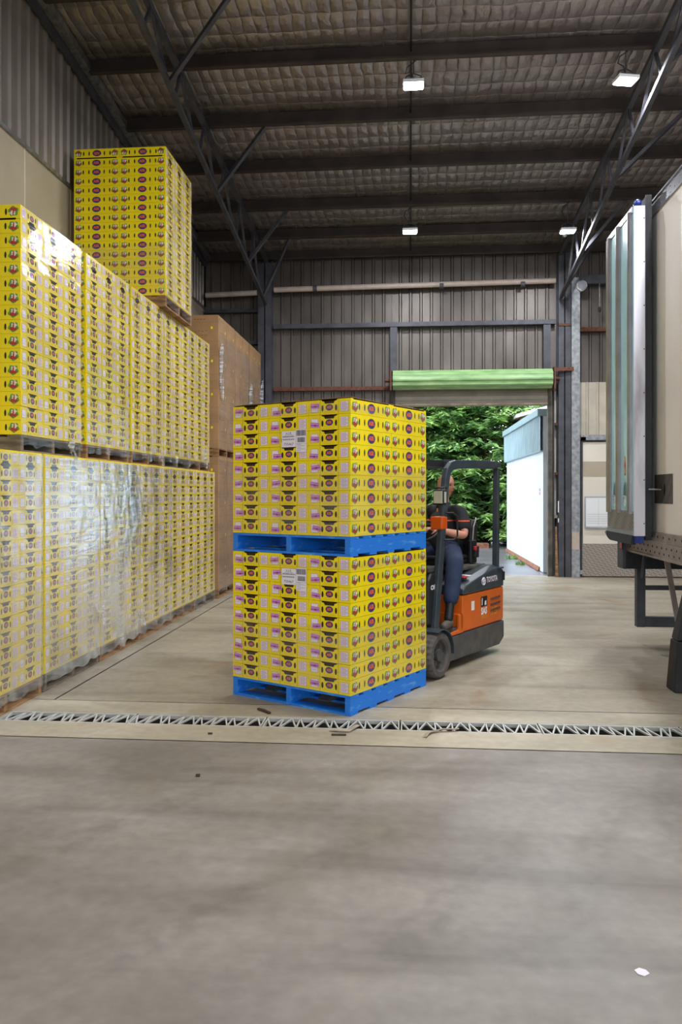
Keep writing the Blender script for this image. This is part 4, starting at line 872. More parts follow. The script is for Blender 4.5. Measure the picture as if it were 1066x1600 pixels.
m.poly([(1.84, yy, .52), (1.99, yy, .52), (1.99, yy, .62), (1.84, yy, .62)], 'black'); m.poly([(1.855, yy - .001, .535), (1.875, yy - .001, .535), (1.88, yy - .001, .605), (1.86, yy - .001, .61)], 'white_paint'); m.poly([(1.925, yy - .001, .53), (1.97, yy - .001, .53), (1.965, yy - .001, .575), (1.93, yy - .001, .57)], 'white_paint')
m.build('maker_sticker', sp); m = MB(); FT('SAS', 1.915, .475, .14, .075, 'white_paint', .05)
for k in range(2): m.poly([(1.85, yy, .405 + k * .016), (1.985, yy, .405 + k * .016), (1.985, yy, .414 + k * .016), (1.85, yy, .414 + k * .016)], 'print_orange')
m.build('company_lettering', sp); m = MB(); m.poly([(1.62, yy, .51), (1.69, yy, .51), (1.69, yy, .60), (1.62, yy, .60)], 'trailer_skin')
m.build('faded_sticker', sp); m = MB(); FT('15', 2.17, .45, .13, .085, 'print_orange', .02)
m.build('capacity_number', sp)
MB().box(2.405, 2.425, -W2 + .02, W2 - .02, .34, .66, 'orange').build('rear_panel', fk)
# hood (dark), sloping up to the rear
m = MB(); prof = [(1.445, .68), (2.40, .68), (2.40, .84), (2.33, .875), (2.15, .875), (1.95, .845), (1.70, .80), (1.50, .76), (1.445, .73)]
vs = []
for y, k in ((-W2, 0), (-W2 + .07, .03), (W2 - .07, .03), (W2, 0)): vs += [(x, y, z + (k if z > .7 else 0)) for x, z in prof]
n = len(prof); fs = [tuple(range(n)), tuple(range(4 * n - 1, 3 * n - 1, -1))]
for s in range(3): fs += [(s * n + i, s * n + n + i, s * n + n + (i + 1) % n, s * n + (i + 1) % n) for i in range(n)]
m.add(vs, fs, 'fork_dark'); hd = F('hood', m, bevel=.012)
m = MB(); m.box(1.74, 2.3, -.36, .36, .878, .915, 'dusty'); m.build('battery_cover', hd, bevel=.01)
m = MB(); yy = -W2 - .0012; FT('TOYOTA', 2.10, .780, .27, .060, 'paper', .035)
for rx, rz_ in ((.042, .037), (.036, .011), (.013, .030)):
    e = [(1.895 + rx * math.cos(2 * math.pi * k / 24), yy, .772 + (0 if rz_ > .012 else .012) + rz_ * math.sin(2 * math.pi * k / 24)) for k in range(24)]
    m.tube(e, .004, 5, 'paper', closed=True)
m.build('badge', hd)
m = MB(); m.box(1.52, 1.62, -W2 + .03, -W2 + .20, .835, .84, 'red'); m.box(1.63, 1.68, -W2 + .03, -W2 + .22, .845, .85, 'paper'); o = m.build('warning_label', hd)
MB().box(2.36, 2.42, -W2 - .004, -W2 + .03, .74, .83, 'black_plastic').build('latch', hd)
# floor plate, front cowl, fender
m = MB(); m.box(.95, 1.45, -W2 + .03, W2 - .03, .345, .378, 'dusty'); F('floor_plate', m)
m = MB(); m.prism([(.86, .46), (1.08, .40), (1.06, .90), (.92, .93), (.86, .86)], 'y', -.46, .46, 'black_plastic'); cw = F('front_cowl', m, bevel=.02)
m = MB(); m.text('OPS', (.955, -.4625, .80), (1, 0, 0), (0, 0, 1), .13, .045, 'white_paint', .04); m.build('cowl_lettering', cw)
m = MB(); m.box(.9, 1.06, -.44, .44, .93, .98, 'dusty'); F('dash_ledge', m, bevel=.01)
def arch(r0, r1, a0, a1, x, z, y0, y1, mt, n=14):
    m = MB(); pts = [(x + r1 * math.cos(R(a0 + (a1 - a0) * k / n)), z + r1 * math.sin(R(a0 + (a1 - a0) * k / n))) for k in range(n + 1)] + [(x + r0 * math.cos(R(a1 - (a1 - a0) * k / n)), z + r0 * math.sin(R(a1 - (a1 - a0) * k / n))) for k in range(n + 1)]
    for i in range(n): m.prism([pts[i], pts[i + 1], pts[2 * n - i], pts[2 * n + 1 - i]], 'y', y0, y1, mt)
    return m
WX, WZ, WR = .86, .212, .209
for s in (-1, 1):
    F('fender', arch(WR + .012, WR + .022, -5, 112, WX, WZ, *sorted((s * .36, s * .60)), 'fork_dark'))
# wheels
def wheel(x, yc, r, wd, nm='front_wheel', s=-1):
    m = MB(); n = 48
    prof = [(r * .62, -wd / 2 + .02), (r * .70, -wd / 2), (r * .90, -wd / 2), (r * .97, -wd / 2 + .012), (r, -wd / 2 + .03), (r, wd / 2 - .03), (r * .97, wd / 2 - .012), (r * .9, wd / 2), (r * .7, wd / 2), (r * .62, wd / 2 - .02)]
    vs = []
    for k in range(n):
        a = 2 * math.pi * k / n
        for j, (rr_, yy_) in enumerate(prof):
            q = rr_ * (1 - (.035 if (k % 2 and j in (3, 4, 5, 6)) else 0)); vs.append((q * math.cos(a), yy_, q * math.sin(a)))
    P_ = len(prof); m.add(vs, [(k * P_ + j, k * P_ + (j + 1) % P_, ((k + 1) % n) * P_ + (j + 1) % P_, ((k + 1) % n) * P_ + j) for k in range(n) for j in range(P_)], 'rubber')
    t = m.build(nm, fk, loc=(x, yc, r + .003))
    m = MB(); m.cyl((0, s * (wd / 2 - .055), 0), (0, -s * (wd / 2 - .02), 0), r * .63, 32, 'dusty'); m.cyl((0, s * (wd / 2 - .055), 0), (0, s * (wd / 2 - .015), 0), r * .26, 20, 'fork_grey')
    for k in range(6): a = k * math.pi / 3; m.cyl((r * .42 * math.cos(a), s * (wd / 2 - .055), r * .42 * math.sin(a)), (r * .42 * math.cos(a), s * (wd / 2 - .03), r * .42 * math.sin(a)), .012, 6, 'dusty')
    m.build('hub', t)
wheel(WX, -.495, WR, .18); wheel(WX, .495, WR, .18, s=1); wheel(2.12, 0, .19, .14, 'rear_wheel')
# overhead guard
gd = F('overhead_guard', MB())
for s in (-1, 1):
    y = s * .47
    pts = [(.95, y, .42), (1.0, y, .75), (1.07, y, 1.2), (1.145, y, 1.68), (1.165, y, 1.78), (1.20, y, 1.86), (1.26, y, 1.905), (1.36, y, 1.925), (1.8, y, 1.94), (2.30, y, 1.945)]
    m = MB(); m.tube(pts, 1, 4, 'fork_dark', flat=(.05, .085)); m.build('front_pillar', gd, bevel=.008)
    m = MB(); m.bar((2.305, y, .86), (2.325, y, 1.91), .05, .06, 'fork_dark'); m.bar((2.24, y, 1.945), (2.37, y, 1.945), .07, .05, 'fork_dark'); m.box(2.24, 2.36, y - .07, y + .05, .868, .885, 'fork_dark'); m.build('rear_pillar', gd, bevel=.005)
m = MB(); m.bar((1.30, -.47, 1.93), (1.30, .47, 1.93), .06, .04, 'fork_dark'); m.bar((2.32, -.47, 1.94), (2.32, .47, 1.94), .06, .04, 'fork_dark')
for k in range(6): m.bar((1.30, -.375 + k * .15, 1.95), (2.32, -.375 + k * .15, 1.955), .02, .05, 'fork_dark')
m.build('roof_grille', gd)
m = MB(); m.box(.90, 1.30, -.40, .40, 1.90, 1.955, 'black'); m.build('roof_visor', gd)
# head lamp, indicator, grab handle
t = empty('head_lamp', (.93, -.53, 1.62)); t.parent = fk
m = MB(); m.box(-.03, .045, -.055, .055, -.075, .065, 'black_plastic'); m.build('lamp_housing', t, bevel=.016)
m = MB(); m.box(-.034, -.026, -.043, .043, -.060, .050, 'lens_clear'); m.box(-.014, .024, -.057, -.052, -.055, .045, 'lens_clear'); m.build('lamp_lens', t, bevel=.006)
m = MB(); m.tube([(.04, -.05, .07), (0, -.06, .09), (-.05, -.03, .08), (-.05, .04, .08), (.04, .06, .07)], .006, 6, 'black'); m.cyl((0, 0, -.14), (0, 0, -.07), .012, 8, 'black'); m.build('lamp_guard', t)
t = empty('turn_indicator', (.94, -.52, 1.385)); t.parent = fk
m = MB(); m.box(-.055, .02, -.06, .06, -.06, .06, 'lens_orange'); m.build('indicator_lens', t, bevel=.012); MB().box(.022, .07, -.05, .06, -.055, .055, 'lens_orange').build('indicator_base', t, bevel=.008)
m = MB(); m.tube([(1.12, -.50, 1.47), (1.14, -.56, 1.47), (1.17, -.585, 1.44), (1.18, -.585, 1.26), (1.14, -.57, 1.225), (1.08, -.50, 1.225)], .009, 8, 'black'); F('grab_handle', m, smooth=True)
# steering
m = MB(); c0 = Vector((1.60, 0, 1.25)); ax = Vector((-.5, 0, .86)).normalized(); uu = Vector((0, 1, 0)); ww = ax.cross(uu)
m.tube([c0 + (uu * math.cos(2 * math.pi * k / 32) + ww * math.sin(2 * math.pi * k / 32)) * .155 for k in range(32)], .014, 8, 'black', closed=True)
for a in (90, 210, 330): m.cyl(c0 - ax * .02, c0 + (uu * math.cos(R(a)) + ww * math.sin(R(a))) * .155, .010, 6, 'black')
m.cyl(c0 - ax * .05, c0, .035, 12, 'black'); st = F('steering_wheel', m, smooth=True)
MB().cyl(c0 - ax * .05, (1.28, 0, .92), .035, 12, 'black_plastic').build('column', st); MB().prism([(1.1, .5), (1.42, .62), (1.36, .95), (1.08, .92)], 'y', -.12, .12, 'black_plastic').build('column_cover', st, bevel=.02)
m = MB()
for k in range(3): m.cyl((1.25, .18 + k * .07, .9), (1.30, .18 + k * .07, 1.12), .007, 6, 'black'); m.ball((1.30, .18 + k * .07, 1.13), .016, 'black', 8, 6)
F('control_levers', m)
# seat
sb_ = MB(); sb_.box(1.76, 2.20, -.23, .25, .918, .97, 'black_plastic'); s0 = F('seat', sb_, bevel=.02)
MB().box(1.74, 2.20, -.235, .255, .965, 1.01, 'black').build('seat_cushion', s0, bevel=.02)
m = MB(); m.grid(lambda u, v: (2.22 + .06 * v + .03 * abs(u - .5) * -1 + .0, -.24 + .49 * u, .98 + .42 * v), 10, 8, 'black'); q = m.v
pts = [(2.19, .97), (2.18, 1.12), (2.215, 1.30), (2.26, 1.39), (2.31, 1.385), (2.33, 1.30), (2.30, 1.05), (2.29, .97)]
m = MB(); vs = []; ys = [-.255, -.235, -.15, 0, .15, .245, .265]; ins = [.05, .02, 0, 0, 0, .02, .05]
for y, i_ in zip(ys, ins): vs += [(x - (.035 if abs(y) > .2 else 0) * (1 if x < 2.27 else 0), y, z - (i_ if z > 1.3 else 0)) for x, z in pts]
n = len(pts); fs = [tuple(range(n)), tuple(range(7 * n - 1, 6 * n - 1, -1))]
for s in range(6): fs += [(s * n + i, s * n + n + i, s * n + n + (i + 1) % n, s * n + (i + 1) % n) for i in range(n)]
m.add(vs, fs, 'black'); bk = m.build('seat_back', s0, bevel=.012)
m = MB(); m.tube([(2.20, -.262, 1.0), (2.17, -.268, 1.12), (2.20, -.268, 1.30), (2.27, -.262, 1.38), (2.31, -.24, 1.39)], .008, 6, 'rail'); m.build('seat_piping', bk)
m = MB(); m.box(2.15, 2.24, -.315, -.262, .98, 1.10, 'black_plastic'); m.box(2.12, 2.16, -.33, -.30, 1.06, 1.10, 'red'); m.build('belt_buckle', s0, bevel=.008)
m = MB(); m.box(2.12, 2.26, -.28, -.24, .92, 1.16, 'black_plastic'); m.build('seat_bracket', s0, bevel=.01)
# mast, carriage, forks
m = MB()
for y in (-.33, .33): m.box(.68, .80, y - .035, y + .035, .08, 1.98, 'fork_dark'); m.box(.70, .78, y * .8 - .03, y * .8 + .03, .08, 1.95, 'fork_grey')
for z in (.2, 1.0, 1.9): m.box(.70, .76, -.3, .3, z, z + .08, 'fork_grey')
mst = F('mast', m, bevel=.004)
m = MB(); m.box(.615, .665, -.42, .42, .12, .20, 'fork_grey'); m.box(.615, .665, -.42, .42, .42, .50, 'fork_grey'); m.build('carriage', mst)
for y in (-.27, .27):
    m = MB(); m.prism([(.612, .048), (.612, .5), (.585, .5), (.585, .085), (-.45, .085), (-.5, .06), (-.5, .052), (.55, .048)], 'y', y - .05, y + .05, 'fork_grey'); m.build('fork', mst)

# ================================================================== driver
def skin(vs, es, rs, sub=2, root=0):
    me = bpy.data.meshes.new('sk'); me.from_pydata(vs, es, []); o = bpy.data.objects.new('sk', me); COL.objects.link(o)
    o.modifiers.new('s', 'SKIN').use_smooth_shade = True
    for i, r in enumerate(rs):
        sv_ = me.skin_vertices[0].data[i]; sv_.radius = (r, r) if not isinstance(r, tuple) else r; sv_.use_root = (i == root)
    md = o.modifiers.new('u', 'SUBSURF'); md.levels = sub; md.render_levels = sub
    bpy.context.view_layer.update(); dg = bpy.context.evaluated_depsgraph_get()
    out = bpy.data.meshes.new_from_object(o.evaluated_get(dg)); v = [tuple(p.co) for p in out.vertices]; f = [tuple(p.vertices) for p in out.polygons]
    bpy.data.objects.remove(o); bpy.data.meshes.remove(me); bpy.data.meshes.remove(out); return v, f
def chain(pts): return [(i, i + 1) for i in range(len(pts) - 1)]
def remesh(name, mb, vox, parent, smooth=4, mt=None):
    me = mb.mesh(name); o = bpy.data.objects.new(name, me); COL.objects.link(o)
    a = o.modifiers.new('r', 'REMESH'); a.mode = 'VOXEL'; a.voxel_size = vox; a.use_smooth_shade = True
    b = o.modifiers.new('s', 'SMOOTH'); b.iterations = smooth; b.factor = .5
    bpy.context.view_layer.update(); out = bpy.data.meshes.new_from_object(o.evaluated_get(bpy.context.evaluated_depsgraph_get()))
    bpy.data.objects.remove(o); bpy.data.meshes.remove(me); out.name = name
    out.materials.clear(); out.materials.append(M[mt]); out.polygons.foreach_set('use_smooth', [True] * len(out.polygons)); out.polygons.foreach_set('material_index', [0] * len(out.polygons))
    o = bpy.data.objects.new(name, out); COL.objects.link(o)
    if parent is not None: o.parent = parent
    return o
# person frame: same orientation as forklift, origin on the hood; person local = forklift local - (2.0,0,.94)
OX, OZ = 2.0, .94
def Q(x, y, z): return (x - OX, y, z - OZ)
hips = Q(2.03, .02, 1.06)
LSH, RSH = Q(2.03, -.21, 1.46), Q(2.09, .23, 1.46)
LEL, REL = Q(1.90, -.31, 1.22), Q(1.86, .27, 1.20)
LWR, RWR = Q(1.66, -.12, 1.285), Q(1.52, .22, 1.20)
LHA, RHA = Q(1.605, -.075, 1.30), Q(1.44, .20, 1.19)
LKN, RKN = Q(1.52, -.39, .975), Q(1.56, .14, .99)
LHI, RHI = Q(1.94, -.13, 1.05), Q(1.97, .13, 1.06)
LAN, RAN = Q(1.28, -.445, .490), Q(1.28, .17, .490)
body = MB()
def addsk(mb, vs, es, rs, mt='skin', sub=2): v, f = skin(vs, es, rs, sub); mb.add(v, f, mt)
def mid(a, b, t): return tuple(a[i] + (b[i] - a[i]) * t for i in range(3))
addsk(body, [hips, Q(2.06, .01, 1.22), Q(2.06, .01, 1.38), Q(2.05, .01, 1.49), Q(2.04, .0, 1.57), Q(2.05, -.01, 1.66)], chain(range(6)), [.14, .13, .115, .075, .056, .058])
for sh, el, wr, ha in ((LSH, LEL, LWR, LHA), (RSH, REL, RWR, RHA)):
    addsk(body, [(0.05, sh[1] * .35, sh[2] - .01), sh, mid(sh, el, .5), el, mid(el, wr, .35), mid(el, wr, .75), wr], chain(range(7)), [.06, .060, .052, .046, .046, .034, .027])
for hi, kn, an in ((LHI, LKN, LAN), (RHI, RKN, RAN)):
    addsk(body, [hi, mid(hi, kn, .5), kn, mid(kn, an, .3), mid(kn, an, .7), an, (an[0] - .02, an[1], an[2] - .06)], chain(range(7)), [.10, .085, .06, .062, .045, .036, .035])
# hands: palm and five curled fingers each, built in a small frame and placed at the wrist
def hand(mb, wr, d, n, thumb_side, wrap):
    # d: towards fingertips, n: back of the hand, thumb_side: +1/-1 along d x n
    wr = Vector(wr); d = Vector(d).normalized(); n = Vector(n); n = (n - d * n.dot(d)).normalized(); s = d.cross(n) * thumb_side
    def H(a, b, c): return tuple(wr + d * a + s * b + n * c)
    addsk(mb, [H(-.02, 0, 0), H(.02, .0, 0), H(.05, .012, 0), H(.085, .016, 0)], chain(range(4)), [.026, (.028), (.03), (.024)], sub=1)
    addsk(mb, [H(.02, -.008, 0), H(.05, -.016, 0), H(.08, -.022, 0)], chain(range(3)), [.024, .022, .018], sub=1)
    for k, (off, ln) in enumerate(((.032, .072), (.011, .080), (-.010, .074), (-.030, .060))):
        pts = [H(.07, off, .002)]; a = R(18); p = Vector((.075, off, .002))
        for q, fr in enumerate((.45, .32, .23)):
            p = p + Vector((math.cos(a), 0, -math.sin(a))) * ln * fr; a += R(wrap + 4 * k); pts.append(H(*p))
        addsk(mb, pts, chain(pts), [.0105, .0098, .009, .0078], sub=1)
    addsk(mb, [H(.012, .022, -.004), H(.036, .047, -.016), H(.056, .054, -.034), H(.068, .048, -.05)], chain(range(4)), [.015, .0125, .011, .009], sub=1)
hand(body, LWR, Vector(LHA) - Vector(LWR), (0.1, -.3, 1), -1, 48)
hand(body, RWR, Vector(RHA) - Vector(RWR), (0.1, .2, 1), 1, 48)
# head, turned to the driver's left and looking out of the cab
hc = Vector(Q(2.07, -.01, 1.735)); fd = Vector((-.22, -.97, -.05)).normalized(); sd_ = Vector((0, 0, 1)).cross(fd).normalized(); ud = fd.cross(sd_)
def HP(f, s, u): return tuple(hc + fd * f + sd_ * s + ud * u)
hv = []; NU, NV = 40, 28
for j in range(NV + 1):
    th = math.pi * j / NV
    for i in range(NU):
        ph = 2 * math.pi * i / NU
        f = math.sin(th) * math.cos(ph); s = math.sin(th) * math.sin(ph); u = math.cos(th)
        rf, rs_, ru = .100, .077, .125
        if u < 0: rs_ *= 1 - .22 * (-u) ** 1.2; rf *= 1 - .06 * (-u)
        x, y, z = f * rf, s * rs_, u * ru
        if f > 0:
            g = lambda cx, cz, wx, wz: math.exp(-((y - cx) / wx) ** 2 - ((z - cz) / wz) ** 2)
            x += .022 * g(0, -.022, .011, .016) + .012 * g(0, .0, .008, .02)            # nose
            x += .007 * g(0, .028, .045, .010)                                          # brow
            x -= .013 * (g(.03, .006, .014, .011) + g(-.03, .006, .014, .011))          # eye sockets
            x += .008 * g(0, -.058, .022, .010) - .006 * g(0, -.075, .02, .007) + .012 * g(0, -.098, .022, .018)   # lips, chin
            x += .006 * (g(.042, -.03, .016, .02) + g(-.042, -.03, .016, .02))          # cheeks
        hv.append(HP(x, y, z))
body.add(hv, [(j * NU + i, (j + 1) * NU + i, (j + 1) * NU + (i + 1) % NU, j * NU + (i + 1) % NU) for j in range(NV) for i in range(NU)], 'skin')
for s in (-1, 1):
    q = MB(); q.ball((0, 0, 0), (.018, .008, .032), 'skin', 12, 8); body.add([HP(-.012 + a, s * (.074 + b), -.008 + c_) for a, b, c_ in q.v], q.f, 'skin')
drv = remesh('person', body, .0062, None, 3, 'skin'); drv.location = (PC.x + OX * math.cos(PA), PC.y + OX * math.sin(PA), OZ); drv.rotation_euler = (0, 0, PA)
tag(drv, 'bald driver in black short-sleeved shirt and navy trousers sitting in the forklift, head turned aside', 'person')
# eyes and brows
for s in (-1, 1):
    m = MB(); q = MB(); q.ball((0, 0, 0), (.006, .013, .006), 'eye_dark', 10, 6); m.add([HP(.087 + a, s * .030 + b, .006 + c_) for a, b, c_ in q.v], q.f, 'eye_dark'); m.build('eye', drv)
m = MB()
q = [HP(.096 + .002 * math.cos(k), .0 + (k - 5) * .0045, -.058) for k in range(11)]; m.tube(q, .0022, 5, 'berry'); m.build('mouth', drv)
# shirt
sh = MB()
addsk(sh, [Q(2.04, .02, 1.03), Q(2.04, .01, 1.13), Q(2.03, .01, 1.24), Q(2.04, .01, 1.36), Q(2.06, .01, 1.47)], chain(range(5)), [(.180, .180), (.196, .196), (.190, .190), (.172, .172), (.105, .105)], 'shirt')
addsk(sh, [Q(2.06, .01, 1.43), mid(Q(2.06, .01, 1.45), LSH, .6), LSH, mid(LSH, LEL, .5), mid(LSH, LEL, .86)], chain(range(5)), [.09, .09, .086, .080, .078], 'shirt')
addsk(sh, [Q(2.06, .01, 1.43), mid(Q(2.06, .01, 1.45), RSH, .6), RSH, mid(RSH, REL, .5), mid(RSH, REL, .86)], chain(range(5)), [.09, .09, .086, .080, .078], 'shirt')
addsk(sh, [Q(2.05, .0, 1.48), Q(2.035, 0, 1.55), Q(2.03, -.005, 1.575)], chain(range(3)), [.10, .075, .066], 'shirt')
so = remesh('shirt', sh, .009, drv, 5, 'shirt')
m = MB(); q = [(2.0 - OX - .165 + .0, 0, 0)]
m.cyl(Q(1.862, -.085, 1.405), Q(1.852, -.087, 1.405), .022, 14, 'white_paint'); m.cyl(Q(1.853, -.085, 1.405), Q(1.848, -.087, 1.405), .016, 14, 'blue_seal'); m.build('shirt_badge', so)
tb = MB()
addsk(tb, [Q(2.05, .02, 1.09), LHI, mid(LHI, LKN, .5), mid(LHI, LKN, .86), LKN, mid(LKN, LAN, .25), mid(LKN, LAN, .55), mid(LKN, LAN, .82)], chain(range(8)), [.15, .125, .110, .098, .094, .088, .083, .080], 'trousers')
addsk(tb, [Q(2.05, .02, 1.09), RHI, mid(RHI, RKN, .5), mid(RHI, RKN, .86), RKN, mid(RKN, RAN, .25), mid(RKN, RAN, .55), mid(RKN, RAN, .82)], chain(range(8)), [.14, .115, .10, .086, .086, .08, .068, .066], 'trousers')
remesh('trousers', tb, .009, drv, 5, 'trousers')
for an, fdv in ((LAN, Vector((-.97, -.18, 0)).normalized()), (RAN, Vector((-1, 0, 0)))):
    a = Vector(an); q = MB()
    addsk(q, [tuple(a - Vector((0, 0, .02))), tuple(a + Vector((0, 0, -.06)) - fdv * .02), tuple(a + Vector((0, 0, -.066)) + fdv * .06), tuple(a + Vector((0, 0, -.075)) + fdv * .15), tuple(a + Vector((0, 0, -.08)) + fdv * .19)], chain(range(5)), [.050, .052, .050, .044, .036], 'shoe')
    s_ = remesh('shoe', q, .008, drv, 3, 'shoe')
    kn_ = Vector(LKN if an is LAN else RKN); q = MB(); addsk(q, [tuple(a + (kn_ - a) * .30), tuple(a + (kn_ - a) * .12), tuple(a - Vector((0, 0, .01))), tuple(a + Vector((0, 0, -.05)) + fdv * .03)], chain(range(4)), [.046, .044, .047, .046], 'black'); remesh('sock', q, .008, drv, 2, 'black')
    m = MB(); u2 = fdv.cross(Vector((0, 0, 1)))
    sol = []
    for k in range(20):
        t_ = 2 * math.pi * k / 20; sol.append(a + fdv * (.075 + .15 * math.cos(t_)) + u2 * (.047 + .006 * math.cos(t_)) * math.sin(t_))
    m.add([(p.x, p.y, a.z - .108) for p in sol] + [(p.x, p.y, a.z - .088) for p in sol], [tuple(range(20)), tuple(range(39, 19, -1))] + [(i, (i + 1) % 20, (i + 1) % 20 + 20, i + 20) for i in range(20)], 'black'); m.build('sole', s_)

# ================================================================== outside
nb = empty('neighbour_building', (2.78, 16.9, 0)); tag(nb, 'white painted building with blue-grey upper cladding outside the roller door', 'building')
m = MB(); m.box(0, 5, 0, 6.2, .0, 3.35, 'white_wall'); m.build('wall', nb)
m = MB(); m.prism([(-.05, 0), (0, 0), (0, .08), (-.02, .08)], 'y', .4, 6.2, 'brick'); m.build('brick_footing', nb)
m = MB(); ribbed(m, (-.06, 0.0), (-.06, 6.2), 2.55, 3.28, 'blue_grey_tin', pitch=.16, rib=.04, d=.02, nrm=(-1, 0)); m.box(-.06, 0, 0, 6.2, 2.53, 2.55, 'blue_grey_tin'); m.build('upper_cladding', nb, fix=False)
m = MB(); m.box(-.12, 5, -.02, 6.25, 3.27, 3.42, 'blue_grey_tin'); m.build('fascia', nb, bevel=.01)
m = MB(); m.box(-.009, -.001, .35, .5, 1.62, 1.68, 'pink'); m.box(-.009, -.001, .35, .5, 1.70, 1.76, 'blue_grey_tin'); m.build('small_sign', nb)
bh = empty('brick_building', (3.42, 25.0, 0)); tag(bh, 'small brick building with pale roof behind the white building', 'building')
MB().box(0, 4, 0, 3, 0, 3.98, 'brick').build('brick_wall', bh)
m = MB()
for k in range(6):
    for q_ in range(3): m.box(.05 + k * .3 + .12 * (q_ % 2), .2 + k * .3 + .12 * (q_ % 2), -.012, 0, 3.3 + q_ * .2, 3.42 + q_ * .2, 'scrap')
m.build('pale_bricks', bh)
m = MB(); m.prism([(-.15, 3.98), (2.1, 4.6), (4.2, 3.98), (4.2, 4.06), (2.1, 4.7), (-.15, 4.08)], 'y', -.2, 3.2, 'roof_white'); m.build('roof', bh)
beam('edging_kerb', -6, 2.4, 24.4, 24.7, -.012, .14, 'brick', 'low brown kerb along the foot of the conifers', 'kerb')
beam('marker_post', 1.40, 1.50, 22.8, 22.9, -.012, .75, 'white_post', 'small white post standing before the conifers', 'post')
# weeds on the footing
def weeds(x, y, s, label, sd):
    m = MB(); r2 = random.Random(sd)
    for k in range(60):
        a = r2.uniform(0, 6.28); l_ = s * r2.uniform(.4, 1); b = Vector((r2.uniform(-s, s) * .8, r2.uniform(-s, s) * 1.8, 0)); d_ = Vector((math.cos(a) * .6, math.sin(a) * .6, 1)).normalized() * l_; n_ = d_.cross(Vector((0, 0, 1))).normalized() * .012
        m.add([b - n_, b + n_, b + d_], [(0, 1, 2)], 'weed')
    tag(m.build('weed_tuft', loc=(x, y, -.012), fix=False), label, 'weed', 'weeds at the footing')
weeds(2.58, 20.6, .16, 'green weed tuft at the footing of the white building, farther one', 1); weeds(2.58, 18.9, .13, 'green weed tuft at the footing of the white building, nearer one', 2)
# conifers
def conifer(x, y, h, r0, label, sd, nb_=640):
    root = empty('conifer_tree', (x, y, -.012)); tag(root, label, 'tree', 'conifers beyond the yard')
    MB().cyl((0, 0, 0), (0, 0, h * .95), .18, 10, 'bark', .03).build('trunk', root)
    rg = np.random.default_rng(sd); V = []; Fc = []; lv = MB(); bm_ = MB()
    for b in range(nb_):
        zt = (b + rg.random()) / nb_; z = .1 + zt * (h - .3); a = rg.random() * 6.283; rl = r0 * (1 - (z / h) ** 1.5 * .85) * rg.uniform(.7, 1.08)
        d = np.array([math.cos(a), math.sin(a), .0]); s_ = np.array([-d[1], d[0], 0]); droop = rg.uniform(.02, .32)
        nL_ = 18
        for q in range(nL_):
            t = .30 + .72 * (q + rg.random()) / nL_; 
            c0_ = d * rl * t + np.array([0, 0, z + .18 * rl * (t - .3) - droop * rl * t * t * .6])
            for sgn in (-1, 1):
                for w_ in range(2):
                    ln = rg.uniform(.22, .46) * (1.25 - t * .45); dr = s_ * sgn * rg.uniform(.35, 1) + d * rg.uniform(.3, 1.0) + np.array([0, 0, rg.uniform(-.5, .15)]); dr /= np.linalg.norm(dr)
                    wv = np.cross(dr, [rg.normal() * .25, rg.normal() * .25, 1]); wv /= np.linalg.norm(wv) + 1e-6; wd_ = rg.uniform(.028, .06)
                    o_ = c0_ + rg.normal(size=3) * .05; k0 = len(V)
                    V += [o_, o_ + dr * ln * .45 + wv * wd_, o_ + dr * ln, o_ + dr * ln * .45 - wv * wd_]
                    Fc.append((k0, k0 + 1, k0 + 2, k0 + 3))
        if b % 4 == 0: bm_.cyl((0, 0, z), tuple(d * rl * .9 + np.array([0, 0, z + .08 * rl])), .025, 5, 'bark', .008)
    lv.v = [tuple(p) for p in V]; lv.f = Fc; lv.m = [lv.mi('conifer')] * len(Fc)
    lv.build('foliage', root, fix=False); bm_.build('branches', root, fix=False)
conifer(.2, 27.0, 9.2, 2.5, 'tall dense conifer straight beyond the roller door, partly behind the pallets', 1)
conifer(2.5, 26.6, 8.8, 2.3, 'tall dense conifer seen through the forklift guard, left of the white building', 2)
conifer(1.3, 29.2, 9.6, 2.8, 'tall dark conifer behind the two nearer ones', 3)
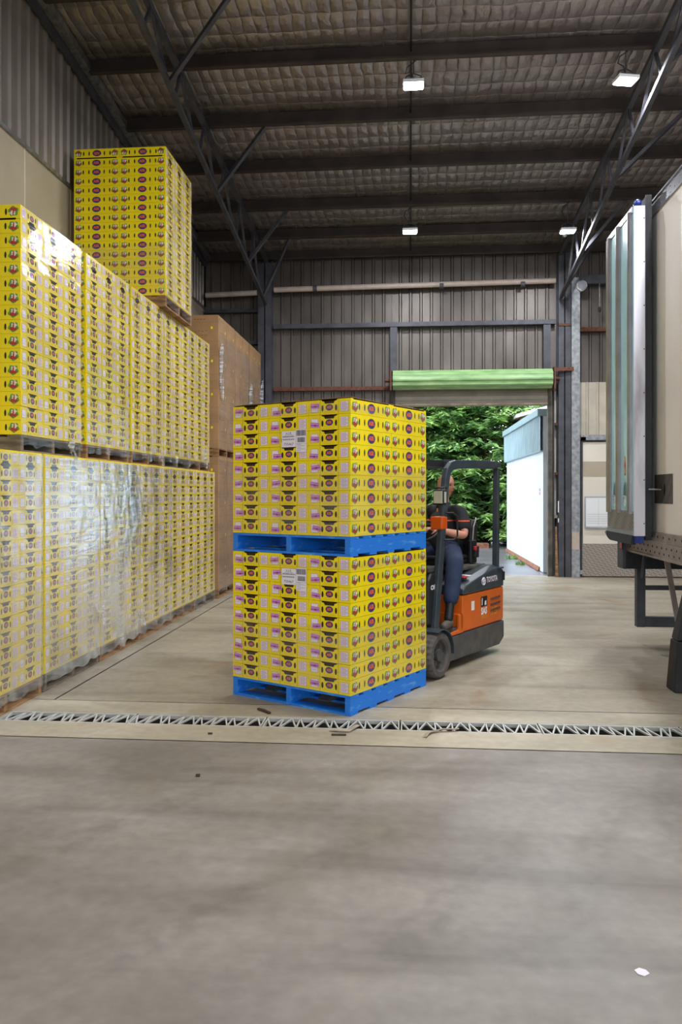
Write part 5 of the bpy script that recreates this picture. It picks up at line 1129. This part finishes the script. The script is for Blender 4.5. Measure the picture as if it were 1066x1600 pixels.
conifer(-2.4, 27.6, 9.0, 2.6, 'tall conifer hidden mostly behind the centre load', 4, 300)
conifer(5.4, 29.5, 8.5, 2.4, 'conifer rising behind the white building', 5, 250)

# ================================================================== bits on the floor
def scrap(name, x, y, pts, wd, h, mt, label, cat):
    m = MB(); m.tube([(a, b, h / 2 + .002 + c_) for a, b, c_ in pts], 1, 4, mt, flat=(wd, h)); tag(m.build(name, loc=(x, y, 0), fix=False), label, cat)
def gx(px, py):
    t = 1.65 * 1243 / (py - 771); u = (px - 533) / 1243; a = R(YAW); return t * (u * math.cos(a) - math.sin(a)), t * (math.cos(a) + u * math.sin(a))
scrap('wood_splinter', -1.10, 5.93, [(-.05, .06, 0), (0, .01, .004), (.06, -.05, 0)], .02, .012, 'splinter', 'thin dark wood splinter lying behind the drain, left of the pallet', 'splinter')
scrap('strap_scrap', -.46, 5.50, [(-.09, .0, 0), (-.02, -.02, .01), (.04, -.015, .004), (.07, .04, .01), (.1, .10, .012)], .03, .006, 'scrap', 'torn strap scrap on the drain edge under the pallet corner', 'scrap')
scrap('wood_splinter', -.48, 5.40, [(-.05, 0, 0), (.05, .005, 0)], .02, .008, 'splinter', 'short dark splinter in front of the torn strap scrap', 'splinter')
scrap('paper_scrap', .12, 5.45, [(-.02, -.05, 0), (0, 0, .01), (.03, .06, .005), (.10, .10, .012), (.22, .13, .008)], .035, .006, 'scrap', 'crumpled pale scrap beside the drain, right of the pallet', 'scrap')
scrap('floor_pebble', -1.23, 4.55, [(-.012, 0, 0), (.012, .004, 0)], .02, .01, 'splinter', 'tiny dark chip on the foreground concrete, left half', 'chip')
scrap('floor_pebble', -1.36, 5.35, [(-.015, 0, 0), (.015, 0, 0)], .012, .01, 'splinter', 'tiny dark chip just in front of the drain, left half', 'chip')
m = MB(); m.prism([(-.02, -.015), (.0, -.025), (.022, -.008), (.015, .012), (-.005, .022), (-.025, .008)], 'z', .001, .003, 'paper'); tag(m.build('paint_fleck', loc=(.80, 2.82, 0)), 'pale fleck on the concrete near the bottom right corner', 'fleck')
